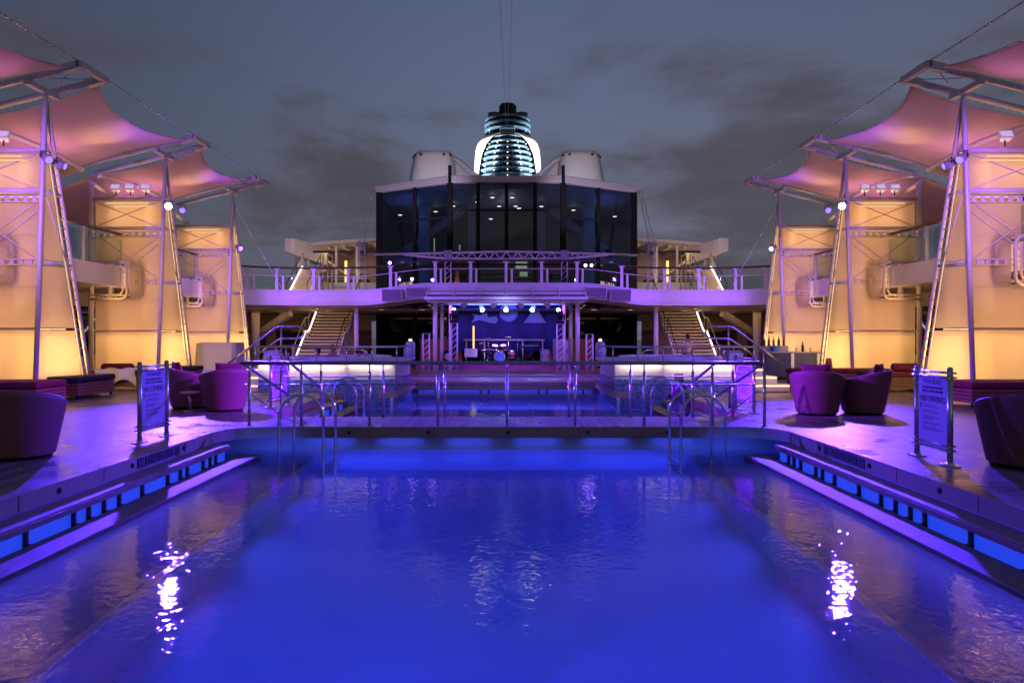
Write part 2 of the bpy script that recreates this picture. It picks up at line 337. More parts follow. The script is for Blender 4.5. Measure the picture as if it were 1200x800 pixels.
# ================================================================== SETTING: sky, sea, deck, pools
WORLD = bpy.data.worlds.new("World"); SC.world = WORLD; WORLD.use_nodes = True
def make_sky():
    nt = WORLD.node_tree; L = nt.links; bg = nt.nodes['Background']
    sky = N(nt, 'ShaderNodeTexSky'); sky.sky_type = 'NISHITA'; sky.sun_disc = False
    sky.sun_elevation = R(SUN_EL); sky.sun_rotation = R(SUN_ROT); sky.altitude = 10; sky.air_density = 1.0; sky.dust_density = 1.2; sky.ozone_density = 2.5
    tc = N(nt, 'ShaderNodeTexCoord'); sp = N(nt, 'ShaderNodeSeparateXYZ'); L.new(tc.outputs['Generated'], sp.inputs[0])
    za = N(nt, 'ShaderNodeMath', operation='ADD'); za.inputs[1].default_value = .16; L.new(sp.outputs[2], za.inputs[0])
    zm = N(nt, 'ShaderNodeMath', operation='MAXIMUM'); zm.inputs[1].default_value = .05; L.new(za.outputs[0], zm.inputs[0])
    dx = N(nt, 'ShaderNodeMath', operation='DIVIDE'); dy = N(nt, 'ShaderNodeMath', operation='DIVIDE')
    L.new(sp.outputs[0], dx.inputs[0]); L.new(zm.outputs[0], dx.inputs[1]); L.new(sp.outputs[1], dy.inputs[0]); L.new(zm.outputs[0], dy.inputs[1])
    cb = N(nt, 'ShaderNodeCombineXYZ'); L.new(dx.outputs[0], cb.inputs[0]); L.new(dy.outputs[0], cb.inputs[1])
    mp = N(nt, 'ShaderNodeMapping'); mp.inputs['Location'].default_value = CLOUD_LOC; mp.inputs['Scale'].default_value = (1.15, 1.0, 1); L.new(cb.outputs[0], mp.inputs[0])
    no = N(nt, 'ShaderNodeTexNoise', Scale=1.25, Detail=9.0, Roughness=.6, Distortion=.3); L.new(mp.outputs[0], no.inputs['Vector'])
    n2 = N(nt, 'ShaderNodeTexNoise', Scale=.5, Detail=2.0); L.new(mp.outputs[0], n2.inputs['Vector'])
    sm = N(nt, 'ShaderNodeMath', operation='MULTIPLY_ADD'); L.new(n2.outputs['Fac'], sm.inputs[0]); sm.inputs[1].default_value = .8; L.new(no.outputs['Fac'], sm.inputs[2])
    # a little more cloud towards the right hand side of the sky
    xb = N(nt, 'ShaderNodeMath', operation='MULTIPLY_ADD'); L.new(sp.outputs[0], xb.inputs[0]); xb.inputs[1].default_value = .16; L.new(sm.outputs[0], xb.inputs[2])
    cr = N(nt, 'ShaderNodeMapRange', interpolation_type='SMOOTHSTEP'); cr.inputs['From Min'].default_value = CL0; cr.inputs['From Max'].default_value = CL0+.25; L.new(xb.outputs[0], cr.inputs[0])
    mu = N(nt, 'ShaderNodeMath', operation='MULTIPLY'); mu.inputs[1].default_value = .84; L.new(cr.outputs[0], mu.inputs[0])
    ec = N(nt, 'ShaderNodeMapRange'); ec.inputs['From Min'].default_value = .3; ec.inputs['From Max'].default_value = .8; L.new(no.outputs['Fac'], ec.inputs[0])
    cc = N(nt, 'ShaderNodeMix', data_type='RGBA'); L.new(ec.outputs[0], cc.inputs[0])
    cc.inputs[6].default_value = (*[c/SKY_S for c in (.1,.09,.104)],1); cc.inputs[7].default_value = (*[c/SKY_S for c in (.046,.046,.06)],1)
    base = N(nt, 'ShaderNodeMix', data_type='RGBA', blend_type='MULTIPLY'); base.inputs[0].default_value = 1; L.new(sky.outputs[0], base.inputs[6]); base.inputs[7].default_value = SKY_TINT
    hz = N(nt, 'ShaderNodeMapRange'); hz.inputs['From Min'].default_value = .02; hz.inputs['From Max'].default_value = .5; hz.inputs['To Min'].default_value = .95; hz.inputs['To Max'].default_value = .3; L.new(sp.outputs[2], hz.inputs[0])
    dk = N(nt, 'ShaderNodeMix', data_type='RGBA'); L.new(hz.outputs[0], dk.inputs[0]); L.new(base.outputs[2], dk.inputs[6]); dk.inputs[7].default_value = (*[c/SKY_S for c in (.14,.147,.215)],1)
    az = N(nt, 'ShaderNodeMapRange', interpolation_type='SMOOTHSTEP'); az.inputs['From Min'].default_value = -.62; az.inputs['From Max'].default_value = .1; az.inputs['To Min'].default_value = .5; az.inputs['To Max'].default_value = 1.0; L.new(sp.outputs[0], az.inputs[0])
    d2 = N(nt, 'ShaderNodeMix', data_type='RGBA', blend_type='MULTIPLY'); d2.inputs[0].default_value = 1; L.new(dk.outputs[2], d2.inputs[6]); L.new(az.outputs[0], d2.inputs[7])
    base = d2
    mx = N(nt, 'ShaderNodeMix', data_type='RGBA'); L.new(mu.outputs[0], mx.inputs[0]); L.new(base.outputs[2], mx.inputs[6]); L.new(cc.outputs[2], mx.inputs[7])
    L.new(mx.outputs[2], bg.inputs[0]); bg.inputs[1].default_value = SKY_S
SUN_EL, SUN_ROT, SKY_S, CLOUD_LOC, SKY_TINT = 3.0, 150, .11, (21.75, 9.7, 0), (1.5, 1.15, 1.35, 1)
CL0 = .83
make_sky()
sd = bpy.data.lights.new('sun', 'SUN'); sd.energy = .02; sd.angle = R(30); sd.color = (1,.85,.75)
so = bpy.data.objects.new('sun', sd); COL.objects.link(so); so.rotation_euler = (R(88), 0, R(180-SUN_ROT))

b = MB(); b.add([(-4000,-600,-22),(4000,-600,-22),(4000,7000,-22),(-4000,7000,-22)], [(0,1,2,3)]); tag(b.build('sea', M['sea']), kind='structure')

# ---- pool deck with the two pool openings cut out
def arc(cx, cy, r, a0, a1, n=7): return [(cx+r*math.cos(R(a0+(a1-a0)*i/n)), cy+r*math.sin(R(a0+(a1-a0)*i/n))) for i in range(n+1)]
PX = 5.03
main_hole = [(-PX,2.3),(PX,2.3)] + arc(PX-.75,12.61,.75,0,90) + arc(-PX+.75,12.61,.75,90,180)
rear_hole = arc(PX-.6,15.7,.6,-90,0) + [(PX,21.55),(4.7,21.62),(3.3,22.2),(3.3,26.7),(-3.3,26.7),(-3.3,22.2),(-4.7,21.62),(-PX,21.55)] + arc(-PX+.6,15.7,.6,180,270)
def curve_slab(polys, z0, z1):
    cu = bpy.data.curves.new('t', 'CURVE'); cu.dimensions = '2D'; cu.fill_mode = 'BOTH'; cu.extrude = (z1-z0)/2
    for pl in polys:
        sp = cu.splines.new('POLY'); sp.points.add(len(pl)-1)
        for i, p in enumerate(pl): sp.points[i].co = (p[0], p[1], 0, 1)
        sp.use_cyclic_u = True
    ob = bpy.data.objects.new('t', cu); COL.objects.link(ob); dg = bpy.context.evaluated_depsgraph_get(); dg.update()
    me = bpy.data.meshes.new_from_object(ob.evaluated_get(dg)); bpy.data.objects.remove(ob)
    me.transform(Matrix.Translation((0,0,(z0+z1)/2))); return me
me = curve_slab([[(-6.9,-6),(6.9,-6),(6.9,27.2),(-6.9,27.2)], main_hole, rear_hole], -.2, 0)
me.name = 'pool_deck'; me.materials.clear(); me.materials.append(M['deckwood']); me.materials.append(M['fascia_beige'])
for p in me.polygons: p.material_index = 0 if p.normal.z > .5 else 1; p.use_smooth = False
deck = bpy.data.objects.new('pool_deck', me); COL.objects.link(deck); tag(deck, kind='structure')
b = MB()
for x0, x1, y0, y1 in ((-18,-6.9,-6,27.2),(6.9,18,-6,27.2),(-18,18,27.2,66)): b.box(x0,x1,y0,y1,-.2,0)
tag(b.build('main_deck', M['deckplain']), kind='structure')
b = MB()                                                   # dark edge strip along the coping, its joints, inlet nozzles and depth plates
for sx in (-1, 1):
    for y in (7.6, 9.2, 11.5): b.box(min(sx*5.026,sx*5.04), max(sx*5.026,sx*5.04), y, y+.008, -.19, -.012)
for x in (-3.15, -1.28, 1.4, 3.25): b.box(x, x+.01, 13.354, 13.37, -.19, -.012)
b.build('fascia_joint', M['nozzle'], deck)
def nozzle(c, d):
    b = MB(); c = Vector(c); d = Vector(d); b.cyl(c, c+d*.02, .038, .03, 14); b.cyl(c+d*.02, c+d*.028, .016, .016, 10); b.build('nozzle', M['nozzle'], deck)
for px in (409, 502, 595.5, 689, 782): nozzle((XC+(px-CX)/63.6, 13.36, -.1), (0,-1,0))
for sx in (-1, 1):
    for y in (8.28, 9.89, 11.46): nozzle((sx*5.03, y, -.1), (-sx,0,0))
    for k, (y0, y1) in enumerate(((10.03,10.2),(10.25,10.42),(10.43,10.64),(10.65,10.84),(10.85,11.1),(11.16,11.3))):
        b = MB(); b.box(min(sx*5.018,sx*5.032), max(sx*5.018,sx*5.032), y0, y1, -.165, -.03); b.build('depth_tile', M['tile'], deck)

def basin(x_out, y0, y1, shelf, deep, xn0, xn1, name, open_far=False):
    b = MB(); zt = -.2
    b.add([(-x_out,y0,zt),(x_out,y0,zt),(x_out,y1,zt),(-x_out,y1,zt),(-x_out,y0,shelf),(x_out,y0,shelf),(x_out,y1,shelf),(-x_out,y1,shelf),
           (-xn0,y0,shelf),(xn0,y0,shelf),(xn1,y1,shelf),(-xn1,y1,shelf),(-xn0,y0,deep),(xn0,y0,deep),(xn1,y1,deep),(-xn1,y1,deep)],
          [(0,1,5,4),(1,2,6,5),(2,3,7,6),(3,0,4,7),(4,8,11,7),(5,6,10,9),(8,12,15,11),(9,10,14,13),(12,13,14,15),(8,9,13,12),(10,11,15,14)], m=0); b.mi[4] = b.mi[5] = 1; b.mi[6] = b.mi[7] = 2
    if open_far:
        b.f = [f for i, f in enumerate(b.f) if i not in (2, 10)]; b.mi = [q for i, q in enumerate(b.mi) if i not in (2, 10)]; b.sm = b.sm[:len(b.f)]
        for xa, xb in ((-x_out,-3.4),(3.4,x_out)): b.add([(xa,y1+.38,deep),(xb,y1+.38,deep),(xb,y1+.38,zt),(xa,y1+.38,zt)],[(0,1,2,3)])
    return tag(b.build(name, [M['poolpaint'], M['shelf'], M['deepwall']]), kind='structure')
pb = basin(5.3, 2.0, 13.62, -1.05, -2.3, 3.05, 3.42, 'pool_basin')
b = MB()
for sx in (-1,1): b.bar((sx*3.09,2.0,-1.045), (sx*3.46,13.6,-1.045), .09, .02)
b.build('step_nosing', M['nosing'], pb)
rb = basin(5.3, 14.85, 21.9, -1.2, -1.6, 4.0, 4.0, 'rear_pool_basin', True)
b = MB(); b.box(-3.4,3.4,21.8,27.0,-1.6,-1.55); b.box(-3.45,-3.4,21.8,27,-1.6,-.2); b.box(3.4,3.45,21.8,27,-1.6,-.2); b.box(-3.45,3.45,26.95,27,-1.55,-.2)
b.build('alcove_lining', M['poolpaint'], rb)
b = MB(); b.grid(lambda u, v: (-5.29+10.58*u, 2.01+11.6*v, -.47), 2, 2); tag(b.build('pool_water', M['water'], up=True), kind='structure')
b = MB(); b.add([(-5.29,14.86,-.47),(5.29,14.86,-.47),(5.29,21.75,-.47),(3.39,22.2,-.47),(3.39,26.94,-.47),(-3.39,26.94,-.47),(-3.39,22.2,-.47),(-5.29,21.75,-.47)], [range(8)])
tag(b.build('rear_pool_water', M['water_rear'], up=True), kind='structure')

# ---- ledges along the pool sides
BR = [3.4,4.2,5.0,5.8,6.5,7.30,8.11,8.40,8.72,9.06,9.63,10.35,10.75,10.98,11.55,11.82,12.05,12.95]
def bench(sx, y0, y1, brs, label, grp):
    t = thing('pool_bench', label, 'bench', (sx*4.8, (y0+y1)/2, -.45), grp)
    b = MB(); b.box(*sorted((sx*5.028,sx*4.72)), y0, y1-.55, -.225, -.205); b.box(*sorted((sx*4.76,sx*4.70)), y0, y1-.55, -.29, -.222)
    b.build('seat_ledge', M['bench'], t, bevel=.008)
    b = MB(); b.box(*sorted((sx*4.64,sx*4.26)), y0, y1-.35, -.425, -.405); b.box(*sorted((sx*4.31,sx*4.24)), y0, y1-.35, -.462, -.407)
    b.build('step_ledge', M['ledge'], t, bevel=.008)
    b = MB(); b.box(*sorted((sx*4.80,sx*4.785)), y0, y1-.6, -.60, -.292); b.build('light_panel', M['e_panel'], t)
    for y in brs:
        if y0 < y < y1-.5:
            b = MB(); b.box(*sorted((sx*4.78,sx*4.735)), y-.016, y+.016, -.56, -.288); b.box(*sorted((sx*4.78,sx*4.3)), y-.016, y+.016, -.47, -.43); b.box(*sorted((sx*5.03,sx*4.72)), y-.016, y+.016, -.245, -.228); b.build('bracket', M['darkwood'], t)
            b = MB(); b.box(*sorted((sx*4.6,sx*4.33)), y-.05, y+.05, -.53, -.428); b.build('support', M['darkwood'], t)
    return t
bench(-1, 2.6, 13.1, BR, 'two tier ledge over blue light below the left rules sign of the front pool', 'ledges inside the pools')
bench(1, 2.6, 13.1, BR, 'two tier ledge over blue light below the right rules sign of the front pool', 'ledges inside the pools')
bench(-1, 15.7, 22.0, [16.4,17.3,18.1,18.9,19.8,20.7], 'short two tier ledge inside the rear pool below the tub holding bathers', 'ledges inside the pools')
bench(1, 15.7, 22.0, [16.4,17.3,18.1,18.9,19.8,20.7], 'short two tier ledge inside the rear pool beside the plastic wrapped lift', 'ledges inside the pools')
t = thing('pool_bench', 'straight ledge across the far end of the rear pool in front of the stage', 'bench', (0,26.6,-.45), 'ledges inside the pools')
b = MB(); b.box(-3.25,3.25,26.1,26.69,-.24,-.2); b.build('seat_ledge', M['bench'], t, bevel=.01)
b = MB(); b.box(-3.25,3.25,25.4,26.1,-.44,-.40); b.build('step_ledge', M['bench'], t, bevel=.01)
for x in (-2.5,-.9,-.6,1.2,1.5,2.8):
    b = MB(); b.box(x-.03,x+.03,26.12,26.17,-.4,-.24); b.build('bracket', M['darkwood'], t)
b = MB(); b.box(-3.2,3.2,26.66,26.68,-.46,-.25); b.build('light_panel', M['e_rear'], t)

# ---- bridge railings
def rail_bar(b, p0, p1, w=.075, h=.05):
    p0, p1 = Vector(p0), Vector(p1)
    b.tube([p0 + (p1-p0)*i/6 for i in range(7)], w/2, 10)
def bridge_rail(Y, posts, ztop, zmid, x0, x1, label, front):
    t = thing('bridge_railing', label, 'railing', (0, Y, 0), 'railings of the footbridge')
    b = MB(); b.tube([(x0,Y,ztop),(x0*.5,Y,ztop),(0,Y,ztop),(x1*.5,Y,ztop),(x1,Y,ztop)], .036, 12); b.ball((x0,Y,ztop),.036); b.ball((x1,Y,ztop),.036); b.build('handrail', M['rail'], t)
    b = MB(); b.tube([(x0+.05,Y,zmid),(0,Y,zmid),(x1-.05,Y,zmid)], .013, 8); b.build('mid_bar', M['rail'], t)
    for x in posts:
        b = MB(); b.cyl((x,Y,0),(x,Y,ztop-.17),.028,.028,12); b.cyl((x,Y,ztop-.17),(x,Y,ztop),.014,.014,8); b.cyl((x,Y,0),(x,Y,.012),.05,.05,12); b.build('post', M['steel'], t)
    return t
fr = bridge_rail(13.5, [(px-CX)/63+XC for px in (292,353,433,513,594,674,755,835,896)], 1.17, .77, -4.86, 4.78, 'steel footbridge railing along the edge facing the front pool', True)
rr = bridge_rail(14.95, [(px-CX)/56.9+XC for px in (329,376,449,521,667,739,812,859)], 1.12, .84, -4.62, 4.72, 'steel footbridge railing along the edge facing the rear pool', False)
for sx in (-1,1):
    for (p0, p1, r) in (((4.84,13.5,1.17),(4.42,15.0,.44),.03), ((4.75,13.5,.64),(4.6,14.95,.06),.012), ((3.95,13.55,1.15),(3.78,14.95,.62),.028)):
        b = MB(); b.tube([(sx*p0[0],p0[1],p0[2]),(sx*(p0[0]+p1[0])/2,(p0[1]+p1[1])/2,(p0[2]+p1[2])/2),(sx*p1[0],p1[1],p1[2])], r, 10); b.build('sloping_rail', M['rail'], fr)

# ---- grab rails of the pool ladders
def ladder(x0, x1, Y, label):
    t = thing('pool_ladder', label, 'pool ladder', ((x0+x1)/2, Y, -.47), 'chrome grab rails of the pools')
    r = (x1-x0)/2; xc = (x0+x1)/2
    for y in (Y, Y+.85):
        pts = [(x0,y,-1.04),(x0,y,-.2),(x0,y,.3)] + [(xc+r*math.cos(R(180-180*i/12)), y, .32+r*math.sin(R(180-180*i/12))) for i in range(1,12)] + [(x1,y,.3),(x1,y,-.4),(x1,y,-1.5)]
        b = MB(); b.tube(pts, .026, 12); b.cyl((x0,y,-1.04),(x0,y,-1.02),.06,.06,12); b.build('grab_rail', M['chrome'], t)
    for k, z in enumerate((-.75,-1.05,-1.35)):
        b = MB(); b.box(x1-.03 if x0<0 else x0-.03, x1+.03 if x0<0 else x0+.03, Y+.02, Y+.83, z, z+.03); b.build('tread', M['steel'], t)
    return t
ld = ladder(-3.72, -2.98, 12.1, 'chrome grab rails standing in the left far corner of the front pool')
c = mirrored(ld, 'chrome grab rails standing in the right far corner of the front pool')
c = place(copy_tree(ld), (-3.68, 16.3, -.47), 'chrome grab rails in the rear pool below the tub with bathers')
mirrored(c, 'chrome grab rails in the rear pool beside the plastic wrapped lift')

# ---- pool rules signs
def pool_sign(label, loc, rz, words=True):
    t = thing('pool_sign', label, 'sign', (0,0,0), 'framed pool rules signs')
    for x in (-.4,.4):
        b = MB(); b.cyl((x,0,.0),(x,0,1.24),.036,.036,16); b.lathe([(.036,1.24),(.03,1.262),(0.001,1.268)],(x,0,0),16); b.build('post', M['steel'], t)
        b = MB(); b.box(x-.13,x+.13,-.07,.07,0,.022); b.cyl((x,0,.02),(x,0,.05),.055,.045,14); b.build('foot', M['steel'], t, bevel=.006)
    for z in (1.19,1.13,.25,.19):
        b = MB()
        for y in (-.042,.042): b.tube([(-.46,y,z),(0,y,z),(.46,y,z)], .013, 8)
        b.build('crossbar', M['steel'], t)
    b = MB(); b.box(-.345,.345,-.006,.006,.2,1.14); b.build('board', M['paper'], t)
    if words:
        def ln(s, z, size, bold=0, x=0): text_part(s, size, Matrix.Translation((x,-.009,z)) @ Matrix.Rotation(R(90),4,'X'), M['ink'], t, extr=.0012, bold=bold)
        ln('POOL RULES', 1.055, .075, .001); ln('NO LIFEGUARD ON DUTY', .975, .042, .001); ln('SWIM AT YOUR OWN RISK', .925, .042, .001); ln('NO DIVING', .82, .115, .002)
        b = MB()
        random.seed(3)
        for z in (.735,.71,.66,.635,.58,.56,.54,.495,.475,.44,.42,.4):
            w = random.uniform(.28,.5); b.box(-.25,-.25+w,-.0085,-.0065,z,z+.009)
        b.build('small_print', M['ink'], t)
        b = MB(); b.box(-.3,-.27,-.0085,-.0065,.69,.76); b.build('red_mark', M['redfab'], t)
    return place(t, loc, rz=rz)
s1 = pool_sign('steel framed pool rules sign with dark lettering beside the purple lit tub chairs', (-5.62, 11.7, 0), R(87))
s2 = place(copy_tree(s1), (5.78, 9.7, 0), 'steel framed pool rules sign beside the dark chair at the right frame edge', R(-92))
s3 = place(copy_tree(s1), (-5.35, 17.3, 0), 'small distant pool sign seen edge on beside the tub with bathers', R(78))
s4 = place(copy_tree(s1), (5.35, 16.1, 0), 'pool sign seen nearly edge on behind the right end of the footbridge', R(-80))

# ---- wicker tub chairs
def uv_wrap(ob, cx, cy, rad):
    me = ob.data; uv = me.uv_layers.new(name='UVMap')
    for p in me.polygons:
        an = [math.atan2(me.vertices[me.loops[l].vertex_index].co.y-cy, me.vertices[me.loops[l].vertex_index].co.x-cx) for l in p.loop_indices]
        for k, l in enumerate(p.loop_indices):
            a = an[k]
            if a - an[0] > PI: a -= 2*PI
            if an[0] - a > PI: a += 2*PI
            co = me.vertices[me.loops[l].vertex_index].co; uv.data[l].uv = (a*rad, co.z)
def tub_chair(label, cushion):
    t = thing('tub_chair', label, 'armchair', (0,0,0), 'wicker tub chairs by the pool')
    hf = lambda a: .60 + .33*(.5+.5*math.cos(a+PI/2))**.75          # back at -y, opening at +y
    def shell(u, v):
        a = 2*PI*u; h = hf(a); r0, r1 = .40, .585
        # v runs up the outside, over the rolled rim and down the inside
        if v < .6: k = v/.6; z = .05 + (h-.05)*k; r = r0+(r1-r0)*(z/.93)**.9
        elif v < .75: k = (v-.6)/.15; z = h+.03*math.sin(PI*k); r = r0+(r1-r0)*(h/.93)**.9-.07*k
        else: k = (v-.75)/.25; z = h-(h-.34)*k; r = r0+(r1-r0)*(z/.93)**.9-.07
        return (r*math.cos(a), r*math.sin(a), z)
    b = MB(); b.grid(shell, 40, 20, closed_u=True); o = b.build('shell', M['wicker'], t); uv_wrap(o, 0, 0, .5)
    b = MB(); b.lathe([(.36,.012),(.38,.012),(.39,.055),(.36,.055)],(0,0,0),24)
    for k in range(4): a = PI/4+k*PI/2; b.cyl((.33*math.cos(a),.33*math.sin(a),0),(.33*math.cos(a),.33*math.sin(a),.05),.025,.025,8)
    b.build('base', M['black'], t)
    b = MB(); b.lathe([(.001,.34),(.40,.34),(.44,.37),(.44,.42),(.41,.455),(.001,.46)],(0,0,0),24); b.build('seat_cushion', M['redfab'], t)
    if cushion:
        b = MB()
        def pil(u, v):
            a, c = 2*u-1, 2*v-1
            f = (1-abs(a)**3)*(1-abs(c)**3)
            return a, c, f
        def P(sgn):
            def f(u, v):
                a, c, q = pil(u, v); pin = 1-.08*(1-abs(a))*0
                return (a*.29*(1-.07*(1-abs(c)**2)), -.27+sgn*.085*q**.6-.06*c, .83+c*.26*(1-.07*(1-abs(a)**2)))
            return f
        b.grid(P(1), 12, 12); b.grid(P(-1), 12, 12); b.build('back_cushion', M['redfab'], t)
    return t
ch = tub_chair('wide wicker tub chair with maroon cushion beside the end of the left bridge railing', True)
place(ch, (-6.28, 16.35, 0), rz=R(35))
place(copy_tree(ch), (-7.35, 17.0, 0), 'wicker tub chair half hidden behind the left rules sign', R(-50))
place(copy_tree(ch), (6.72, 15.55, 0), 'wicker tub chair nearest the bar of the pair on the right', R(-28))
place(copy_tree(ch), (7.78, 15.7, 0), 'wicker tub chair between its twin and the right rules sign', R(48))
c2 = tub_chair('large dark wicker tub chair cut off by the left frame edge', False); place(c2, (-6.62, 10.0, 0), rz=R(10))
place(copy_tree(c2), (6.72, 9.3, 0), 'large dark wicker tub chair cut off by the right frame edge', R(-20))
t = thing('side_table', 'small low white topped side table between the two left tub chairs', 'side table', (-7.0,16.2,0))
b = MB(); b.lathe([(.001,.40),(.2,.40),(.205,.42),(.2,.44),(.001,.44)],(-7.0,16.2,0),20); b.build('top', M['white'], t)
b = MB(); b.cyl((-7.0,16.2,.02),(-7.0,16.2,.40),.03,.03,10); b.lathe([(.16,0),(.16,.015),(.03,.03)],(-7.0,16.2,0),18); b.build('pedestal', M['steel'], t)
t = thing('side_table', 'small low side table between the two right tub chairs', 'side table', (7.22,16.1,0))
b = MB(); b.lathe([(.001,.40),(.2,.40),(.205,.42),(.2,.44),(.001,.44)],(7.22,16.1,0),20); b.build('top', M['white'], t)
b = MB(); b.cyl((7.22,16.1,.02),(7.22,16.1,.40),.03,.03,10); b.lathe([(.16,0),(.16,.015),(.03,.03)],(7.22,16.1,0),18); b.build('pedestal', M['steel'], t)
# ================================================================== LIGHT TOWERS, SAILS, WALKWAYS
TX = -12.2; TY = (18.85, 25.45, 31.7)
def rrect(x0, x1, z0, z1, r, y, n=6):      # U shape open at x0
    pts = [(x0,y,z1),((x0+x1)/2,y,z1)] + [(x1-r+r*math.sin(R(90*i/n)), y, z1-r+r*math.cos(R(90*i/n))) for i in range(n+1)]
    pts += [(x1-r+r*math.cos(R(90*i/n)), y, z0+r-r*math.sin(R(90*i/n))) for i in range(n+1)] + [((x0+x1)/2,y,z0),(x0,y,z0)]
    return pts
AX0, AX1 = -14.57, -10.6
def arm_z(x): return 8.47 - .25*(AX1 - x)
def tower(Y, label):
    X = TX; t = thing('light_tower', label, 'tower', (X, Y, 0), 'glowing fabric towers')
    post = lambda z: X + .034*z
    legy = lambda z: Y + .06 + .232*(7.92 - z)
    legx = lambda z: X + .24 + .02*(7.92 - z)
    xo = X - 2.33
    b = MB(); b.tube([(post(z),Y,z) for z in (0,3,6,7.92)], .062, 12); b.build('post', M['white'], t)
    # fabric panels of the front face
    yp = Y + .09
    def panel(x0, x1, z0, z1):
        b = MB(); b.box(x0, x1, yp, yp+.012, z0, z1); b.build('fabric_panel', M['mesh'], t)
    panel(xo+.1, X-.02, .1, 1.83); panel(xo+.1, X+.03, 1.90, 2.96); panel(X-1.04, X+.05, 2.96, 4.30); panel(xo+.1, X+.08, 4.30, 5.2); panel(xo+.1, X+.12, 5.52, 6.44)
    # panels of the side face between post and raking leg
    for z0, z1 in ((.1,1.83),(1.90,3.52),(3.66,5.4),(5.5,6.4)):
        b = MB()
        def q(z, dx): return [(post(z)+.03+dx, Y+.07, z), (legx(z)-.02+dx, legy(z)-.34, z)]
        a, c = q(z0,0), q(z1,0); a2, c2 = q(z0,.012), q(z1,.012)
        b.add([a[0],a[1],c[1],c[0],a2[0],a2[1],c2[1],c2[0]], [(0,1,2,3),(7,6,5,4),(0,4,5,1),(1,5,6,2),(2,6,7,3),(3,7,4,0)])
        b.build('fabric_panel', M['mesh'], t)
    # raking ladder leg
    b = MB(); b.tube([(legx(z),legy(z),z) for z in (7.92,5,2.5,0)], .05, 10); b.tube([(legx(z),legy(z)-.27,z) for z in (6.7,4.5,2.5,0)], .03, 8)
    z = .25
    while z < 6.6: b.cyl((legx(z),legy(z),z),(legx(z),legy(z)-.27,z),.016,.016,6); z += .27
    b.build('ladder_leg', M['cream_tube'], t)
    # horizontal bars
    b = MB(); b.cyl((xo,Y,6.5),(post(6.5),Y,6.5),.055,.055,10); b.build('top_bar', M['cream_tube'], t)
    b = MB(); b.cyl((xo,Y,5.45),(post(5.45),Y,5.45),.075,.075,12); b.build('cross_tube', M['cream_tube'], t)
    for z, x0 in ((5.23, xo), (3.6, X-1.0)):
        b = MB(); b.box(x0, post(z), Y-.05, Y+.05, z+.055, z+.085); b.box(x0, post(z), Y-.05, Y+.05, z-.085, z-.055)
        x = x0+.12
        while x < post(z)-.1: b.box(x, x+.1, Y-.025, Y+.025, z-.06, z+.06); x += .24
        b.build('truss_bar', M['cream_tube'], t)
    b = MB(); b.box(xo, X+.05, Y-.03, Y+.03, 1.84, 1.89); b.build('flat_bar', M['cream_tube'], t)
    b = MB(); b.box(X+.09, X+.11, Y+.08, legy(1.86)-.33, 1.855, 1.875); b.build('light_strip', M['e_warm'], t)
    for z in (5.45, 3.6):
        b = MB(); b.cyl((post(z),Y+.02,z),(legx(z),legy(z)-.1,z),.045,.045,8); b.build('side_bar', M['white'], t)
    # cross bracing rods
    b = MB()
    for (xa,za,xb,zb) in ((xo+.1,5.52,X,6.4),(xo+.1,6.4,X,5.52),(xo+.3,3.7,X,5.15),(xo+.3,5.15,X,3.7),(xo+.8,3.7,X,4.9)): b.cyl((xa,Y+.03,za),(xb,Y+.03,zb),.016,.016,6)
    b.cyl((post(5.4)+.06,Y+.1,5.3),(legx(3.7)+.03,legy(3.7)-.3,3.7),.016,.016,6)
    b.build('bracing_rod', M['cream_tube'], t)
    # outboard columns and portal carrying the sail rib
    for (x, y, r, z1) in ((xo, Y, .085, 7.1), (xo+.05, Y+1.2, .085, 6.85), (xo+.42, Y+.42, .06, 6.45)):
        b = MB(); b.cyl((x,y,0),(x,y,z1),r,r,12); b.build('column', M['cream_tube'], t)
    b = MB(); b.cyl((xo,Y-.1,7.08),(xo+.05,Y+1.3,6.83),.085,.085,10); b.build('portal_beam', M['cream_tube'], t)
    for z0, z1 in ((.05,1.85),(4.4,6.4)): b = MB(); b.box(xo+.02, X-.5, Y+1.35, Y+1.38, z0, z1); b.build('back_panel', M['white'], t)  # unseen white wall added to bounce the box light onto the fabric
    b = MB(); b.tube([(legx(z)+.01,legy(z)-.31,z) for z in (6.5,4.5,2.5,.1)], .014, 6); b.build('edge_glow', M['e_step'], t)  # added glowing strip, imitates fabric light catching the leg edge
    # tube loops round the walkway opening
    for (dx, y, nm) in ((0, Y-.06, 1), (.47, Y+.22, 2)):
        b = MB(); b.tube(rrect(xo, X-1.04+dx, 2.98, 4.28, .24, y), .05, 10); b.tube(rrect(xo, X-1.2+dx, 3.13, 4.13, .16, y), .03, 8)
        for x in [xo+.15*i for i in range(1,7)]:
            b.cyl((x,y,4.13),(x,y,4.28),.014,.014,5); b.cyl((x,y,2.98),(x,y,3.13),.014,.014,5)
        for z in (3.3,3.45,3.6,3.75,3.9): b.cyl((X-1.2+dx,y,z),(X-1.04+dx,y,z),.014,.014,5)
        b.build('tube_loop', M['cream_tube'], t)
    for (x0, x1, z) in ((xo+.55, X-.3, 6.33), (xo+.85, X-.15, 6.22)):
        b = MB(); b.cyl((x0,Y-.08,z),(x1,Y-.08,z),.018,.018,8); b.build('tube_lamp', M['e_warmlow'], t)
    # arms over the top
    ya, yb = Y-.68, Y+.36
    for y in (ya, yb):
        b = MB(); b.tube([(AX0,y,arm_z(AX0)),((AX0+AX1)/2,y,arm_z((AX0+AX1)/2)),(AX1,y,arm_z(AX1))], .085, 12)
        x = AX0+.3
        while x < AX1-.3: b.box(x, x+.05, y-.02+(.09 if y==yb else -.09), y+.02+(.09 if y==yb else -.09), arm_z(x)-.05, arm_z(x)+.03); x += .22
        b.build('arm', M['white'], t)
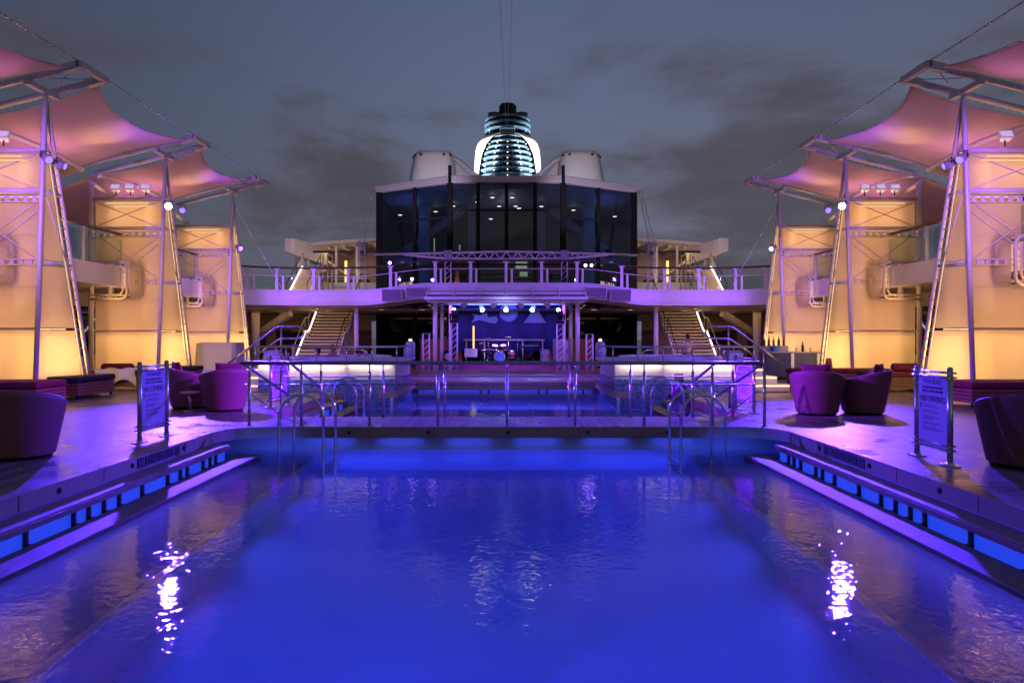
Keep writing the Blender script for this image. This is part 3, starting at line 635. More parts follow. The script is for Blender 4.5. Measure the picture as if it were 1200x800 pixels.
    b = MB(); b.bar((AX1,ya-.1,arm_z(AX1)),(AX1,yb+.1,arm_z(AX1)),.17,.17); b.bar((AX1-.45,ya,arm_z(AX1-.45)),(AX1,ya,arm_z(AX1)),.2,.2); b.bar((AX1-.45,yb,arm_z(AX1-.45)),(AX1,yb,arm_z(AX1)),.2,.2)
    b.build('arm_end', M['white'], t, bevel=.02)
    b = MB(); b.bar((post(7.9)+.02,ya-.1,arm_z(post(7.9))-.12),(post(7.9)+.02,yb+.12,arm_z(post(7.9))-.12),.16,.14); b.build('yoke', M['white'], t, bevel=.02)
    b = MB(); b.cyl((post(7.9),yb,arm_z(post(7.9))),(AX1-.15,ya,arm_z(AX1)),.022,.022,6); b.cyl((AX1,yb,arm_z(AX1)-.02),(AX1-1.3,ya,arm_z(AX1-1.3)),.016,.016,6); b.build('tie_rod', M['white'], t)
    return t
TL = [tower(TY[0], 'nearest glowing fabric tower left of the pool')]
LBL = ['glowing fabric tower left of the pool in the middle of its row',
       'farthest glowing fabric tower left of the pool, behind the draped box']
for k in (1, 2): TL.append(place(copy_tree(TL[0]), (TX, TY[k], 0), LBL[k-1]))
RL = ['nearest glowing fabric tower right of the pool, cut by the frame edge', 'glowing fabric tower right of the pool behind the pair of purple tub chairs', 'farthest glowing fabric tower right of the pool, behind the bar with bottles']
for k in range(3): mirrored(TL[k], RL[k])

# ---- tensile sails
def sail(Yn, Yf, sx, label):
    t = thing('shade_sail', label, 'sail', (sx*12.4, (Yn+Yf)/2, 8), 'tensile shade sails')
    yn, yf = Yn+.5, Yf-.82
    x1, x0 = AX1-.25, AX0+.05
    def S(u, v):                 # u: outboard -> inboard, v: near -> far
        k = 4*v*(1-v); ku = 4*u*(1-u)
        y = yn + (yf-yn)*v + .28*ku*(1-2*v)
        x = x0 + (x1-x0)*u - .47*k*u**1.5 + 0*k*(1-u)
        z = arm_z(x0 + (x1-x0)*u) - .06 - .24*k*u**1.3 + .22*k*(1-u)**2 - .06*ku*k
        return (sx*x*-1 if sx > 0 else x, y, z)
    b = MB(); b.grid(S, 30, 30); b.build('membrane', M['sail'], t, solid=.012)
    def W(u, v):
        k = 4*v*(1-v); x = x0 - .08 - 2.6*u; z = arm_z(x0) - .12 + .22*k*(1-u) - 1.0*u - .2*k*u
        y = yn - .3 + (yf-yn+.6)*v + .5*u*k*0
        return (-x if sx > 0 else x, y, z)
    b = MB(); b.grid(W, 10, 20); b.build('outer_membrane', M['sail'], t, solid=.012)
    b = MB(); b.tube([((-1 if sx>0 else 1)*(x0), yn-.25+(yf-yn+.5)*v, arm_z(x0)-.1+.22*4*v*(1-v)) for v in [i/12 for i in range(13)]], .1, 10); b.build('rib', M['white'], t)
    b = MB(); ed = [S(1, i/24) for i in range(25)]; b.tube(ed, .02, 6)
    b.tube([S(i/16, 0) for i in range(17)], .018, 6); b.tube([S(i/16, 1) for i in range(17)], .018, 6); b.tube([S(.55, .06+.88*i/16) for i in range(17)], .006, 5)
    b.build('edge_cord', M['white'], t)
    return t
YT0 = 11.9
names = {(-1,0):'top left sail cut by the frame edge, with no tower visible in front', (-1,1):'lilac sail stretched between the two nearer towers left of the pool', (-1,2):'lilac sail stretched between the two farther towers left of the pool',
         (1,0):'top right sail cut by the frame edge, with no tower visible in front', (1,1):'lilac sail stretched between the two nearer towers right of the pool', (1,2):'lilac sail stretched between the two farther towers right of the pool'}
for sx in (-1, 1):
    for k, (a, c) in enumerate(((YT0,TY[0]),(TY[0],TY[1]),(TY[1],TY[2]))): sail(a, c, sx, names[(sx,k)])
def cable(p0, p1, r, sag, label, nm='stay_cable'):
    p0, p1 = Vector(p0), Vector(p1); b = MB()
    b.tube([p0+(p1-p0)*i/10+Vector((0,0,-sag*4*(i/10)*(1-i/10))) for i in range(11)], r, 6)
    return tag(b.build(nm, M['white'], loc=p0), label, 'cable', 'stay cables of the sails')
for sx, sd in ((-1,'left'),(1,'right')):
    ys = [YT0]+list(TY)
    for k in range(3): cable((sx*-AX1*1.0 if sx>0 else AX1, ys[k]+.45, 8.53), (-AX1 if sx>0 else AX1, ys[k+1]-.78, 8.53), .018, .05,
        'thin cable along the pool side edge of the %s sail %s' % (('nearest','middle','farthest')[k], 'on the '+sd))
    cable((sx*(-TX-.2), TY[2]+.1, 7.6), (sx*11.1, 36.2, 3.9), .016, 0, 'thin stay running down from the farthest tower to the balcony on the '+sd)

# ---- spotlights clamped to the towers
def spotlight(pos, aim, lens, label, size=.11, grp='spotlights clamped to the towers'):
    pos, aim = Vector(pos), Vector(aim); t = thing('spotlight', label, 'spotlight', pos, grp); d = (aim-pos).normalized()
    b = MB(); b.tube([pos-d*.32, pos-d*.26, pos-d*.05, pos+d*.06], size, 16, radii=[size*.45, size*.85, size*.95, size]); b.build('housing', M['grey'], t)
    b = MB(); b.cyl(pos+d*.055, pos+d*.068, size*.86, size*.86, 16); b.build('lens', lens, t)
    s = d.cross(Vector((0,0,1))).normalized()*size*1.15; u = Vector((0,0,1))
    b = MB(); b.tube([pos-d*.1+s, pos-d*.1+s+u*.16, pos-d*.1-s+u*.16, pos-d*.1-s], .014, 6); b.build('yoke', M['darkmetal'], t)
    return t
def floodlight(pos, aim, label):
    pos, aim = Vector(pos), Vector(aim); t = thing('floodlight', label, 'floodlight', pos, 'floodlights along the tower tops'); d = (aim-pos).normalized()
    rt = d.cross(Vector((0,0,1))).normalized(); up = rt.cross(d)
    b = MB(); c0 = pos-d*.12; c1 = pos+d*.1
    b.add([c0+rt*sx*.1+up*sz*.07 for sx,sz in ((-1,-1),(1,-1),(1,1),(-1,1))]+[c1+rt*sx*.17+up*sz*.13 for sx,sz in ((-1,-1),(1,-1),(1,1),(-1,1))],[(3,2,1,0),(4,5,6,7),(0,1,5,4),(1,2,6,5),(2,3,7,6),(3,0,4,7)]); b.build('housing', M['white'], t, bevel=.015)
    b = MB(); c2 = pos+d*.104; b.add([c2+rt*sx*.14+up*sz*.1 for sx,sz in ((-1,-1),(1,-1),(1,1),(-1,1))],[(0,1,2,3)]); b.build('lens', M['e_dim'], t)
    b = MB(); b.cyl(pos-d*.02, pos+Vector((0,0,-.25)), .02, .02, 8); b.build('stem', M['darkmetal'], t)
    return t
for sx, sd in ((-1,'left'),(1,'right')):
    X = sx*11.75
    spotlight((X, TY[1]-.15, 6.22), (sx*2.0, 5, -.4), M['e_lensbig'], 'blazing violet spotlight on the middle tower post on the '+sd, .125)
    spotlight((X-sx*.3, TY[1]+.25, 6.15), (sx*4, 12, 0), M['e_lens'], 'smaller violet spotlight beside the blazing one on the '+sd)
    spotlight((X+sx*.05, TY[0]-.1, 6.25), (sx*2.5, 14, 0), M['e_lens'], 'violet spotlight on the nearest tower leg on the '+sd, .11)
    spotlight((X-sx*.15, TY[0]+.2, 6.15), (sx*-3, 22, 1), M['e_lens'], 'second violet spotlight behind the first on the nearest tower on the '+sd, .1)
    spotlight((X-sx*.15, TY[2]-.1, 5.5), (0, 22, 0), M['e_lens'] if sx < 0 else M['e_green'], ('violet' if sx<0 else 'green glowing')+' spotlight on the farthest tower post on the '+sd)
    for k, y in enumerate((TY[1], TY[1], TY[1], TY[0], TY[0])):
        xx = (12.6, 13.15, 13.65, 13.0, 13.7)[k]
        floodlight((sx*xx, y-.02, 6.85), (sx*(xx-.4), y-2.2, 8.4), '%s floodlight on the %s tower top on the %s' % (('first','second','third','first','second')[k] + ' from the post', 'middle' if k < 3 else 'nearest', sd))

# ---- side walkways of the upper deck
def walkway(label):
    t = thing('side_walkway', label, 'walkway', (-13.5, 20, 3.4), 'upper deck walkways beside the pool')
    b = MB(); b.box(-17.2,-13.55,8,36.2,3.45,4.05); b.build('slab', M['soffit'], t)
    b = MB(); b.box(-13.55,-13.44,8,36.2,3.39,4.10); b.build('fascia', M['white'], t, bevel=.015)
    b = MB(); b.tube([(-13.5,8,5.25),(-13.5,20,5.25),(-13.5,35.9,5.25)], .045, 10); b.build('handrail', M['darkwood'], t)
    y = 9.2
    while y < 36:
        b = MB(); b.box(-13.54,-13.46,y-.04,y+.04,4.1,5.22); b.build('post', M['white'], t)
        b = MB(); b.box(-13.507,-13.495,y+.08,y+2.72,4.18,5.08); b.build('glass_panel', M['glass'], t); y += 2.8
    return t
w1 = walkway('white edged upper walkway with dark handrail passing through the left towers')
w2 = mirrored(w1, 'white edged upper walkway with dark handrail passing through the right towers')
def window_wall(label):
    t = thing('window_wall', label, 'wall', (-17, 24, 0), 'side walls under the walkways')
    b = MB(); b.box(-17.1,-17.0,6,46,0,.9); b.box(-17.1,-17.0,6,46,2.9,3.45); b.build('wall', M['creamwall'], t)
    y = 6.5
    while y < 45:
        b = MB(); b.box(-17.08,-17.03,y,y+2.3,.92,2.88); b.build('window', M['glassdark'], t)
        b = MB(); b.box(-17.12,-16.98,y+2.3,y+2.5,.9,2.9); b.build('mullion', M['darkmetal'], t); y += 2.5
    b = MB(); b.box(-17.4,-17.2,6,46,0,3.4); b.build('backing', M['black'], t)
    return t
ww = window_wall('long dark window wall under the left walkway behind the towers'); mirrored(ww, 'long dark window wall under the right walkway behind the towers')
# ================================================================== CURVED BALCONY, STAIRS, GLASS BUILDING, FUNNEL
def sst(a, c, x): t = max(0, min(1, (x-a)/(c-a))); return t*t*(3-2*t)
def bz(x): return 3.95 + .33*(1-sst(3.6, 7.2, abs(x)))
def by(x):
    a = abs(x); return 36 - .35*(1-min(1,a/9)**2) - (1.6*((a-10.2)/3.3)**2 if a > 10.2 else 0)
XS = [-13.5+27*i/54 for i in range(55)]
t = thing('balcony', 'curved white balcony crossing above the stage with lilac lit fascia', 'balcony', (0,36,3.9))
b = MB()
b.grid(lambda u,v: (XS[round(u*54)], by(XS[round(u*54)]), bz(XS[round(u*54)])-.72+.72*v), 54, 1)
b.build('fascia', M['white'], t)
b = MB()
b.grid(lambda u,v: (XS[round(u*54)], by(XS[round(u*54)])-.05, bz(XS[round(u*54)])-.02+.06*v), 54, 1)
b.grid(lambda u,v: (XS[round(u*54)], by(XS[round(u*54)])-.05+.2*v, bz(XS[round(u*54)])+.04), 54, 1)
b.grid(lambda u,v: (XS[round(u*54)], by(XS[round(u*54)])-.06+.05*v, bz(XS[round(u*54)])-.60-.001*v), 54, 1)
b.build('edge_lip', M['white'], t)
b = MB(); b.grid(lambda u,v: (XS[round(u*54)], by(XS[round(u*54)])+.15+(46-36)*v, bz(XS[round(u*54)])+.0), 54, 3); b.build('floor', M['deckplain'], t)
b = MB(); b.grid(lambda u,v: (XS[round(u*54)], by(XS[round(u*54)])+.01+1.2*v, bz(XS[round(u*54)])-.72-.12*v), 54, 1); b.grid(lambda u,v: (-18+36*u, 37.2+9*v, 3.1), 8, 3); b.build('soffit', M['soffit'], t)
t = thing('balcony_railing', 'glass railing with white posts along the curved balcony edge', 'railing', (0,36,4.3))
PXS = [-12.6,-11.35,-9.58,-7.85,-5.72,-3.5,-1.75,0,1.75,3.5,5.72,7.85,9.58,11.35,12.6]
for x in PXS:
    y, z = by(x)+.12, bz(x)
    b = MB(); b.box(x-.07,x+.07,y-.05,y+.05,z,z+1.07); b.box(x-.14,x+.14,y-.06,y+.06,z+1.05,z+1.1); b.build('post', M['white'], t)
def lin(xa, xb, n, f): return [f(xa+(xb-xa)*i/n) for i in range(n+1)]
b = MB(); b.tube(lin(-13.4,13.4,54,lambda x:(x,by(x)+.12,bz(x)+1.14)), .048, 8); b.build('handrail', M['darkwood'], t)
b = MB(); b.tube(lin(-13.4,13.4,54,lambda x:(x,by(x)+.12,bz(x)+.74)), .02, 6); b.build('mid_rail', M['cream_tube'], t)
for xa, xb in zip(PXS[:-1], PXS[1:]):
    b = MB(); pts = lin(xa+.1, xb-.1, 4, lambda x:(x,by(x)+.12,bz(x)))
    b.grid(lambda u,v: Vector(pts[round(u*4)])+Vector((0,0,.1+.6*v)), 4, 1); b.build('glass_panel', M['glass'], t)
    x = xa+.28; b = MB(); b.box(x-.05,x+.05,by(x)+.09,by(x)+.15,bz(x),bz(x)+.74); b.build('short_post', M['cream_tube'], t)
# loudspeaker boxes on the fascia
for px, w, h, tilt, lb in ((460.5,1.0,.64,-4,'outer grey loudspeaker box on the balcony fascia left of the stage'),(488.5,.98,.5,-5,'inner grey loudspeaker box on the balcony fascia left of the stage'),
                      (698,1.0,.5,5,'inner grey loudspeaker box on the balcony fascia right of the stage'),(726,1.05,.64,5,'outer grey loudspeaker box on the balcony fascia right of the stage')):
    x = (px-CX)/23.75+XC; y = by(x)-.28; z = bz(x)-.38
    t = thing('loudspeaker', lb, 'loudspeaker', (x,y,z), 'loudspeakers hung on the balcony')
    b = MB(); b.box(x-w/2,x+w/2,y-.12,y+.2,z-h/2,z+h/2); b.build('cabinet', M['white'], t, bevel=.02)
    b = MB(); b.box(x-w/2+.035,x+w/2-.035,y-.14,y-.118,z-h/2+.035,z+h/2-.035); b.build('grille', M['speaker'], t)
    b = MB(); b.box(x-.05,x+.05,y+.1,y+.27,z-.05,z+.05); b.build('bracket', M['darkmetal'], t)
    t.rotation_euler = (R(8), 0, R(tilt))
# recessed downlights
def downlight(x, y, z, lb, r=.12):
    t = thing('downlight', lb, 'downlight', (x,y,z), 'recessed downlights under the balcony')
    b = MB(); b.lathe([(r*1.35,-.005),(r*1.35,-.025),(r,-.03),(r,-.005)],(x,y,z),18); b.build('trim', M['white'], t)
    b = MB(); b.cyl((x,y,z-.012),(x,y,z-.02),r*.98,r*.98,16); b.build('lens', M['e_lamp'], t)
k = 0
for px, py in ((331,367),(385,364),(447.6,360.5),(494.6,356.5),(696,356.5),(739,360.5),(802,364.5),(857,368)):
    Yd = 42 if px in (331,857) else 39.2 if px in (385,802) else 37.6; x = (px-CX)*Yd/F+XC; y = Yd; downlight(x, y, 3.09, 'warm downlight under the balcony lip, number %s from its left end' % ('first second third fourth fifth sixth seventh eighth'.split()[k]), .17); k += 1
    spot((x,y,3.04),(x,y-.2,0),60,WARM,110,.8,.08)
for sx in (-1,1):
    for y in (39.5,43): downlight(sx*12.4,y,3.09,'warm downlight deep under the deck %s, %s of two' % ('left of the staircase' if sx<0 else 'right of the staircase','front' if y<40 else 'rear'),.13)
    area((sx*12.5,41,3.0),(sx*12.5,41,0),4,6,32,WARM)
# columns under the balcony
def column(x, y, r, z1, lb):
    t = thing('white_column', lb, 'column', (x,y,0), 'columns under the balcony')
    b = MB(); b.cyl((x,y,.06),(x,y,z1-.06),r,r,20); b.build('shaft', M['white'], t)
    b = MB(); b.cyl((x,y,0),(x,y,.06),r*1.5,r*1.5,20); b.build('base', M['steel'], t); b = MB(); b.cyl((x,y,z1-.06),(x,y,z1),r*1.4,r*1.4,20); b.build('collar', M['white'], t)
for sx, sd in ((-1,'left'),(1,'right')):
    column(sx*7.6, 36.8, .11, 3.15, 'slim white column beside the inner edge of the %s staircase' % sd)
    column(sx*14.0, 40.5, .22, 3.1, 'thick white column far back under the deck at the %s' % sd)
# staircases
def staircase(label):
    X0, X1 = -10.85, -8.8; t = thing('staircase', label, 'staircase', (-9.8,37,0), 'lit staircases up to the balcony deck')
    def step(k, y, z, d, h):
        b = MB(); b.box(X0,X1,y,y+d,z+h-.05,z+h); b.build('step', M['creamwall'], t)
        b = MB(); b.box(X0+.05,X1-.05,y+.012,y+.03,z+h-.062,z+h-.051); b.build('step_light', M['e_step'], t)
    n1, n2 = 10, 13
    for k in range(n1): step(k, 37+k*.23, k*.165, .28, .165)
    ya = 37+n1*.23
    b = MB(); b.box(X0,X1,ya,ya+.75,1.6,1.65); b.build('landing', M['creamwall'], t)
    for k in range(n2): step(k, ya+.7+k*.235, 1.65+k*.178, .29, .178)
    P = [(37,0.1),(ya,1.8),(ya+.7,1.85),(ya+.7+n2*.235,1.85+n2*.178)]
    for x, nm in ((X0-.06,'l'),(X1+.06,'r')):
        b = MB()
        for (y0,z0),(y1,z1) in zip(P[:-1],P[1:]): b.bar((x,y0,z0-.05),(x,y1,z1-.05),.05,.3)
        b.build('stringer', M['white'], t)
        b = MB(); b.tube([(x,y,z+.9) for y,z in P], .028, 8)
        for (y,z) in P: b.cyl((x,y,z),(x,y,z+.9),.02,.02,6)
        b.build('handrail', M['darkmetal'] if nm=='r' else M['steel'], t)
    b = MB(); b.tube([(X0-.02,y-.03,z+.16) for y,z in P], .035, 8); b.build('led_strip', M['e_pink'], t)
    b = MB(); b.box(X0,X1,ya+.75,ya+.8,.05,1.58); b.build('back_panel', M['creamwall'], t)
    return t
stl = staircase('lit staircase under the balcony left of the stage behind the bathers'); mirrored(stl, 'lit staircase under the balcony right of the stage behind the standing person')
for sx in (-1,1): area((sx*9.8,38.6,3.6),(sx*9.8,39.4,0),1.8,1.2,40,WARM); area((sx*9.8,36.9,2.95),(sx*9.8,38.5,.8),2,.4,14,WARM)
def upper_stair(label):
    X0, X1 = -13.6, -12.4; t = thing('upper_staircase', label, 'staircase', (-13,45,3.95), 'short stairs on the upper deck')
    b = MB()
    for k in range(12): b.box(X0,X1,45+k*.27,45+k*.27+.3,3.95+k*.18,3.95+k*.18+.18)
    b.build('steps', M['creamwall'], t)
    for x in (X0-.04,X1+.04):
        b = MB(); b.bar((x,45,4.1),(x,48.3,6.25),.05,.3); b.build('stringer', M['white'], t)
        b = MB(); b.tube([(x,44.9,4.95),(x,48.3,7.15)],.03,8); b.cyl((x,45,4),(x,45,4.98),.022,.022,6); b.cyl((x,48.2,6.2),(x,48.2,7.1),.022,.022,6); b.build('handrail', M['darkmetal'], t)
    b = MB(); b.tube([(X0+.05,44.9,4.25),(X0+.05,48.2,6.4)],.045,8); b.build('led_strip', M['e_pink'], t)
    b = MB(); b.box(X0,X1+.4,48.3,49.0,6.0,6.15); b.build('landing', M['creamwall'], t)
    for x in (X1+.1,X1+.4,X1+.7): b = MB(); b.cyl((x,48.6,3.95),(x,48.6,7.2),.05,.05,8); b.build('pole', M['creamwall'], t)
    return t
mirrored(upper_stair('short lit stair on the upper deck behind the left part of the balcony'), 'short lit stair on the upper deck behind the right part of the balcony')
# lower back walls
def back_wall(label):
    t = thing('cream_wall', label, 'wall', (-13,46,0), 'cream walls under the upper deck')
    b = MB(); b.box(-17.0,-8.6,46,46.2,0,3.1); b.build('wall', M['creamwall'], t)
    for x in (-16.2,-14.6,-9.5):
        b = MB(); b.box(x,x+.95,45.95,46.0,.02,2.1); b.build('door', M['darkwood'], t)
    b = MB(); b.box(-14.2,-12.6,45.93,45.99,1.2,2.0); b.build('notice_board', M['darkmetal'], t)
    b = MB(); b.bar((-16,43,1.0),(-11.6,39,2.95),.25,.35); b.build('sloping_brace', M['soffit'], t)
    return t
mirrored(back_wall('cream back wall with dark doors left of the stage under the deck'), 'cream back wall with dark doors right of the stage under the deck')
# upper deck slab behind the balcony
b = MB(); b.box(-18,18,46,66,3.1,3.93); tag(b.build('upper_deck_floor', M['deckplain']), kind='structure')

# ---- glass pavilion with faceted front
PL = [(-8.25,46.9),(-5.75,45.42),(-3.42,44.0),(-1.72,44.0),(0,44.0),(1.72,44.0),(3.42,44.0),(5.75,45.42),(8.25,46.9)]
t = thing('glass_building', 'tall dark glass building with faceted front above the stage', 'building', (0,46,0)); ZT = 10.95
lv = [0.05, 3.4, 5.05, 7.1, 9.2, ZT]
rows = [(0.05,3.05),(4.0,6.9),(6.98,9.45),(9.53,10.95)]
zr = [0.05,3.0,3.6,6.0,9.35,10.95]
for (x0,y0),(x1,y1) in zip(PL[:-1],PL[1:]):
    cen = -3.5 < x0 < 3.4
    zz = [0.05,3.3,6.05,9.35 if cen else 8.95,10.95]
    d = Vector((x1-x0,y1-y0,0)).normalized()
    for z0, z1 in zip(zz[:-1],zz[1:]):
        b = MB(); p, q = Vector((x0,y0,0))+d*.09, Vector((x1,y1,0))-d*.09
        b.add([(p.x,p.y,z0+.06),(q.x,q.y,z0+.06),(q.x,q.y,z1-.06),(p.x,p.y,z1-.06)],[(0,1,2,3)]); b.build('glass_pane', M['glassdark'], t)
        b = MB(); b.bar((p.x,p.y,z0),(q.x,q.y,z0),.13,.12); b.build('transom', M['darkmetal'], t)
for i, (x, y) in enumerate(PL):
    b = MB(); w = .17 if i in (0,2,6,8) else .11; b.box(x-w,x+w,y-.14,y+.12,0,11.0); b.build('mullion', M['black'], t)
for x in (-3.42,3.42):
    b = MB(); b.box(x-.1,x+.1,43.7,43.9,3.95,12.0); b.build('fin', M['black'], t)
for sx in (-1,1):
    b = MB(); b.box(*sorted((sx*8.2,sx*8.3)),47.0,58,0,11.0); b.build('side_wall', M['darkmetal'], t)
b = MB(); b.box(-8.2,8.2,57.9,58,0,11); b.build('rear_wall', M['darkmetal'], t)
b = MB(); b.prism([(-8.5,46.85),(-3.55,43.75),(3.55,43.75),(8.5,46.85),(8.5,59),(-8.5,59)], 10.98, 11.4); b.build('roof', M['lavroof'], t, bevel=.04)
for z in (3.3, 6.95):
    b = MB(); b.prism([(-8.1,47.0),(-3.3,44.3),(3.3,44.3),(8.1,47.0),(8.1,57.8),(-8.1,57.8)], z-.3, z); b.build('floor', M['grey'], t)
b = MB(); b.prism([(-8.1,47.0),(-3.3,44.3),(3.3,44.3),(8.1,47.0),(8.1,57.8),(-8.1,57.8)], 10.7, 10.9); b.build('ceiling', M['grey'], t)
for (x,y,z0,z1,w) in ((-5.6,49.5,3.3,10.7,.35),(5.6,49.5,3.3,10.7,.35),(-2.4,50,3.3,10.7,.25),(2.4,50,3.3,10.7,.25)):
    b = MB(); b.box(x-w,x+w,y-.3,y+.3,z0,z1); b.build('inner_column', M['creamwall'], t)
b = MB(); b.box(-3.2,3.2,52,52.1,3.3,10.6); b.build('inner_wall', M['darkwood'], t)
b = MB(); b.bar((-7.5,50,7.2),(-3.0,50,10.4),.4,.5); b.bar((7.5,50,7.2),(3.0,50,10.4),.4,.5); b.build('inner_stair', M['creamwall'], t)
random.seed(5)
for (x,y,z) in [(-.9,46,10.5),(.35,46,10.5),(-.5,48.5,10.4),(.6,48.5,10.4),(-1.9,47,10.4),(2.3,48,10.3),(-3.6,49,10.5),(4.6,50,10.4),(-7.2,49,9.9),(7.3,49,9.8),(-4.9,50,10.3),(-7.0,48.6,6.6),(7.0,48.6,6.6),(-6.6,51,6.6),(6.6,51,6.6),(.8,47,10.0),(-1.1,50,9.8)]:
    b = MB(); b.lathe([(.001,-.04),(.12,-.03),(.14,0),(.001,.02)],(x,y,z),12); b.build('inner_lamp', M['e_lamp'], t)
for (x,y,z,w,h) in ((-4.65,46.6,7.4,.06,1.2),(-3.0,46.4,7.0,.08,1.1),(.95,46.6,6.3,.75,.55),(.95,46.6,6.85,.6,.14),(1.1,46.6,5.7,.5,.3),(-7.0,51,7.35,1.0,.25),(7.0,51,7.35,1.0,.25),(-4.8,55,4.4,.8,.3),(1.5,46.2,4.35,.5,.12)):
    b = MB(); b.box(x-w/2,x+w/2,y,y+.05,z-h/2,z+h/2); b.build('lit_panel', M['e_int'], t)
for (x,y,z,p) in ((0,49,10.0,25),(-6,50,10,14),(6,50,10,14),(0,49,6.2,14),(-6,50,6.2,14),(6,50,6.2,14)): point((x,y,z),p,(1,.75,.5),.4)
for sx in (-1,1):
    for (x,y,z,p) in ((6.6,48.2,9.6,36),(6.6,48.2,5.4,36),(4.3,47.5,8.0,14)): point((sx*x,y,z),p,(.14,.22,1),.5)
point((0,47,8.5),25,(.2,.3,.8),.5)
b = MB()
for i in range(14): b.cyl((random.uniform(-6.5,6.5),random.uniform(46.8,49),3.3),(0,0,0),.01,.01,3) if False else None
# ---- roof housings and funnel
def housing(label):
    t = thing('roof_housing', label, 'vent housing', (-5.2,50,11.4), 'rounded housings on the roof')
    def S(u, v):
        a = 2*PI*u; c, s_ = math.cos(a), math.sin(a); k = sst(0,1,v)
        hx = 1.78-.42*v; hy = 1.9-.2*v
        sg = lambda q: math.copysign(abs(q)**.45, q)
        sh = 1-(max(0,v-.86)/.14)**3*.12
        return (-5.15+hx*sg(c)*sh+ .12*v, 51+hy*sg(s_)*sh, 11.4+3.0*v)
    b = MB(); b.grid(S, 40, 16, closed_u=True); b.add([S(i/40,1) for i in range(40)],[range(40)]); b.build('shell', M['white'], t)
    b = MB(); b.prism([(-4.2,11.4),(-4.2,14.2),(-3.4,13.7),(-2.4,12.6),(-1.0,11.9),(-.6,11.4)], 50.2, 51.8, 'y'); b.build('tail', M['white'], t, bevel=.08)
    b = MB(); b.tube([(-3.9,49.9,14.1),(-3.2,49.8,13.7),(-2.2,49.7,12.8),(-1.2,49.6,12.3),(0,49.6,11.95)],.14,10); b.build('pipe', M['lavroof'], t)
    for k in range(6):
        a = PI+PI*(k+.5)/6; sg = lambda q: math.copysign(abs(q)**.45, q); b = MB(); x, y = -5.05+1.42*sg(math.cos(a)), 51+1.75*sg(math.sin(a)); b.ball((x,y,14.05),.09,8); b.build('marker_lamp', M['darkmetal'], t)
    return t
mirrored(housing('rounded white vent housing on the roof left of the funnel'), 'rounded white vent housing on the roof right of the funnel')
FY = 62; FX = .05
def interp(z, tab):
    for (z0,r0),(z1,r1) in zip(tab[:-1],tab[1:]):
        if z <= z1: return r0+(r1-r0)*max(0,(z-z0)/(z1-z0))
    return tab[-1][1]
t = thing('funnel', 'ship funnel with blue ring louvres between two white floodlit fins', 'funnel', (FX,FY,11.4))
def fr(z):
    return min(2.42, interp(z, [(13,2.42),(15.8,2.4),(17.2,2.25),(18.1,1.9),(18.6,1.6),(18.95,1.3),(19.3,.9),(20,.7)]))
def fr_old(z):       # louvre radius against height
    k = (z-14.4)/(19.4-14.4); return 2.45*(1-.0*k) if k < .25 else 2.45*math.sqrt(max(0.02,1-((k-.25)/.80)**2))*1.0
b = MB(); b.lathe([(2.0,11.4),(2.0,16.0),(1.75,17.4),(1.4,18.8),(1.25,20.2)],(FX,FY,0),28); b.build('core', M['black'], t)
for i in range(10):
    z = 14.3+i*.52; r = fr(z)+.02
    b = MB(); b.lathe([(r-.04,z-.02),(r+.12,z-.03),(r+.16,z+.07),(r+.1,z+.17),(r-.1,z+.2)],(FX,FY,0),40); b.build('louvre_ring', M['funnelblue'], t)
for i in range(18):
    a = 2*PI*i/18; b = MB(); b.tube([(FX+(fr(z)+.02)*math.cos(a),FY+(fr(z)+.02)*math.sin(a),z) for z in (13.6,15,16,17,18,18.8,19.2)],.04,6); b.build('rib', M['funnelblue'], t)
fo = lambda z: interp(z, [(13.2,2.82),(15.8,2.8),(17.2,2.74),(18.1,2.66),(18.6,2.5),(18.95,2.2),(19.15,1.8),(19.4,1.2),(19.5,.9)])
fi = lambda z: interp(z, [(13.2,2.5),(15.8,2.42),(17.2,2.18),(18.1,1.78),(18.6,1.4),(18.95,1.05),(19.2,.7),(19.5,.35)])
for sx in (-1,1):
    def S(u, v):
        z = 13.2+(19.5-13.2)*v; ro = fo(z); ri = min(ro-.05, fi(z)); a0 = math.asin(min(1, ri/ro)); a = a0+(PI-.5-a0)*u
        return (FX+sx*ro*math.sin(a), FY-ro*math.cos(a), z)
    b = MB(); b.grid(S, 22, 26); b.build('fin', M['white'], t, solid=.12)
for z, r in ((19.75,1.95),(20.25,1.98),(20.75,1.9)):
    b = MB(); b.lathe([(r-.14,z-.1),(r,z-.1),(r+.03,z),(r,z+.1),(r-.14,z+.1)],(FX,FY,0),36); b.build('top_ring', M['funnelblue'], t)
for i in range(10):
    a = 2*PI*i/10; b = MB(); b.cyl((FX+1.9*math.cos(a),FY+1.9*math.sin(a),19.3),(FX+1.9*math.cos(a),FY+1.9*math.sin(a),20.8),.035,.035,6); b.build('ring_post', M['funnelblue'], t)
for dx, dy, r, z1 in ((-1.15,0,.52,21.45),(1.2,0,.52,21.45),(0,-.3,.62,22.15),(-.62,-.5,.09,22.0),(.66,-.5,.09,22.0),(.35,-.8,.3,21.8),(-.4,.6,.5,21.7)):
    b = MB(); b.cyl((FX+dx,FY+dy,19.2),(FX+dx,FY+dy,z1),r,r,20); b.build('exhaust_pipe', M['exhaust'] if abs(dx)>1 else M['darkmetal'], t)
random.seed(8)
for i in range(8):
    z = 14.6+i*.52
    for a in (-.9,-.45,0,.45,.9):
        r = fr(z)+.15; b = MB(); b.ball((FX+r*math.sin(a),FY-r*math.cos(a),z+.06),.045,6); b.build('ring_glint', M['e_pink'], t)  # glowing beads standing in for white glints on the rings
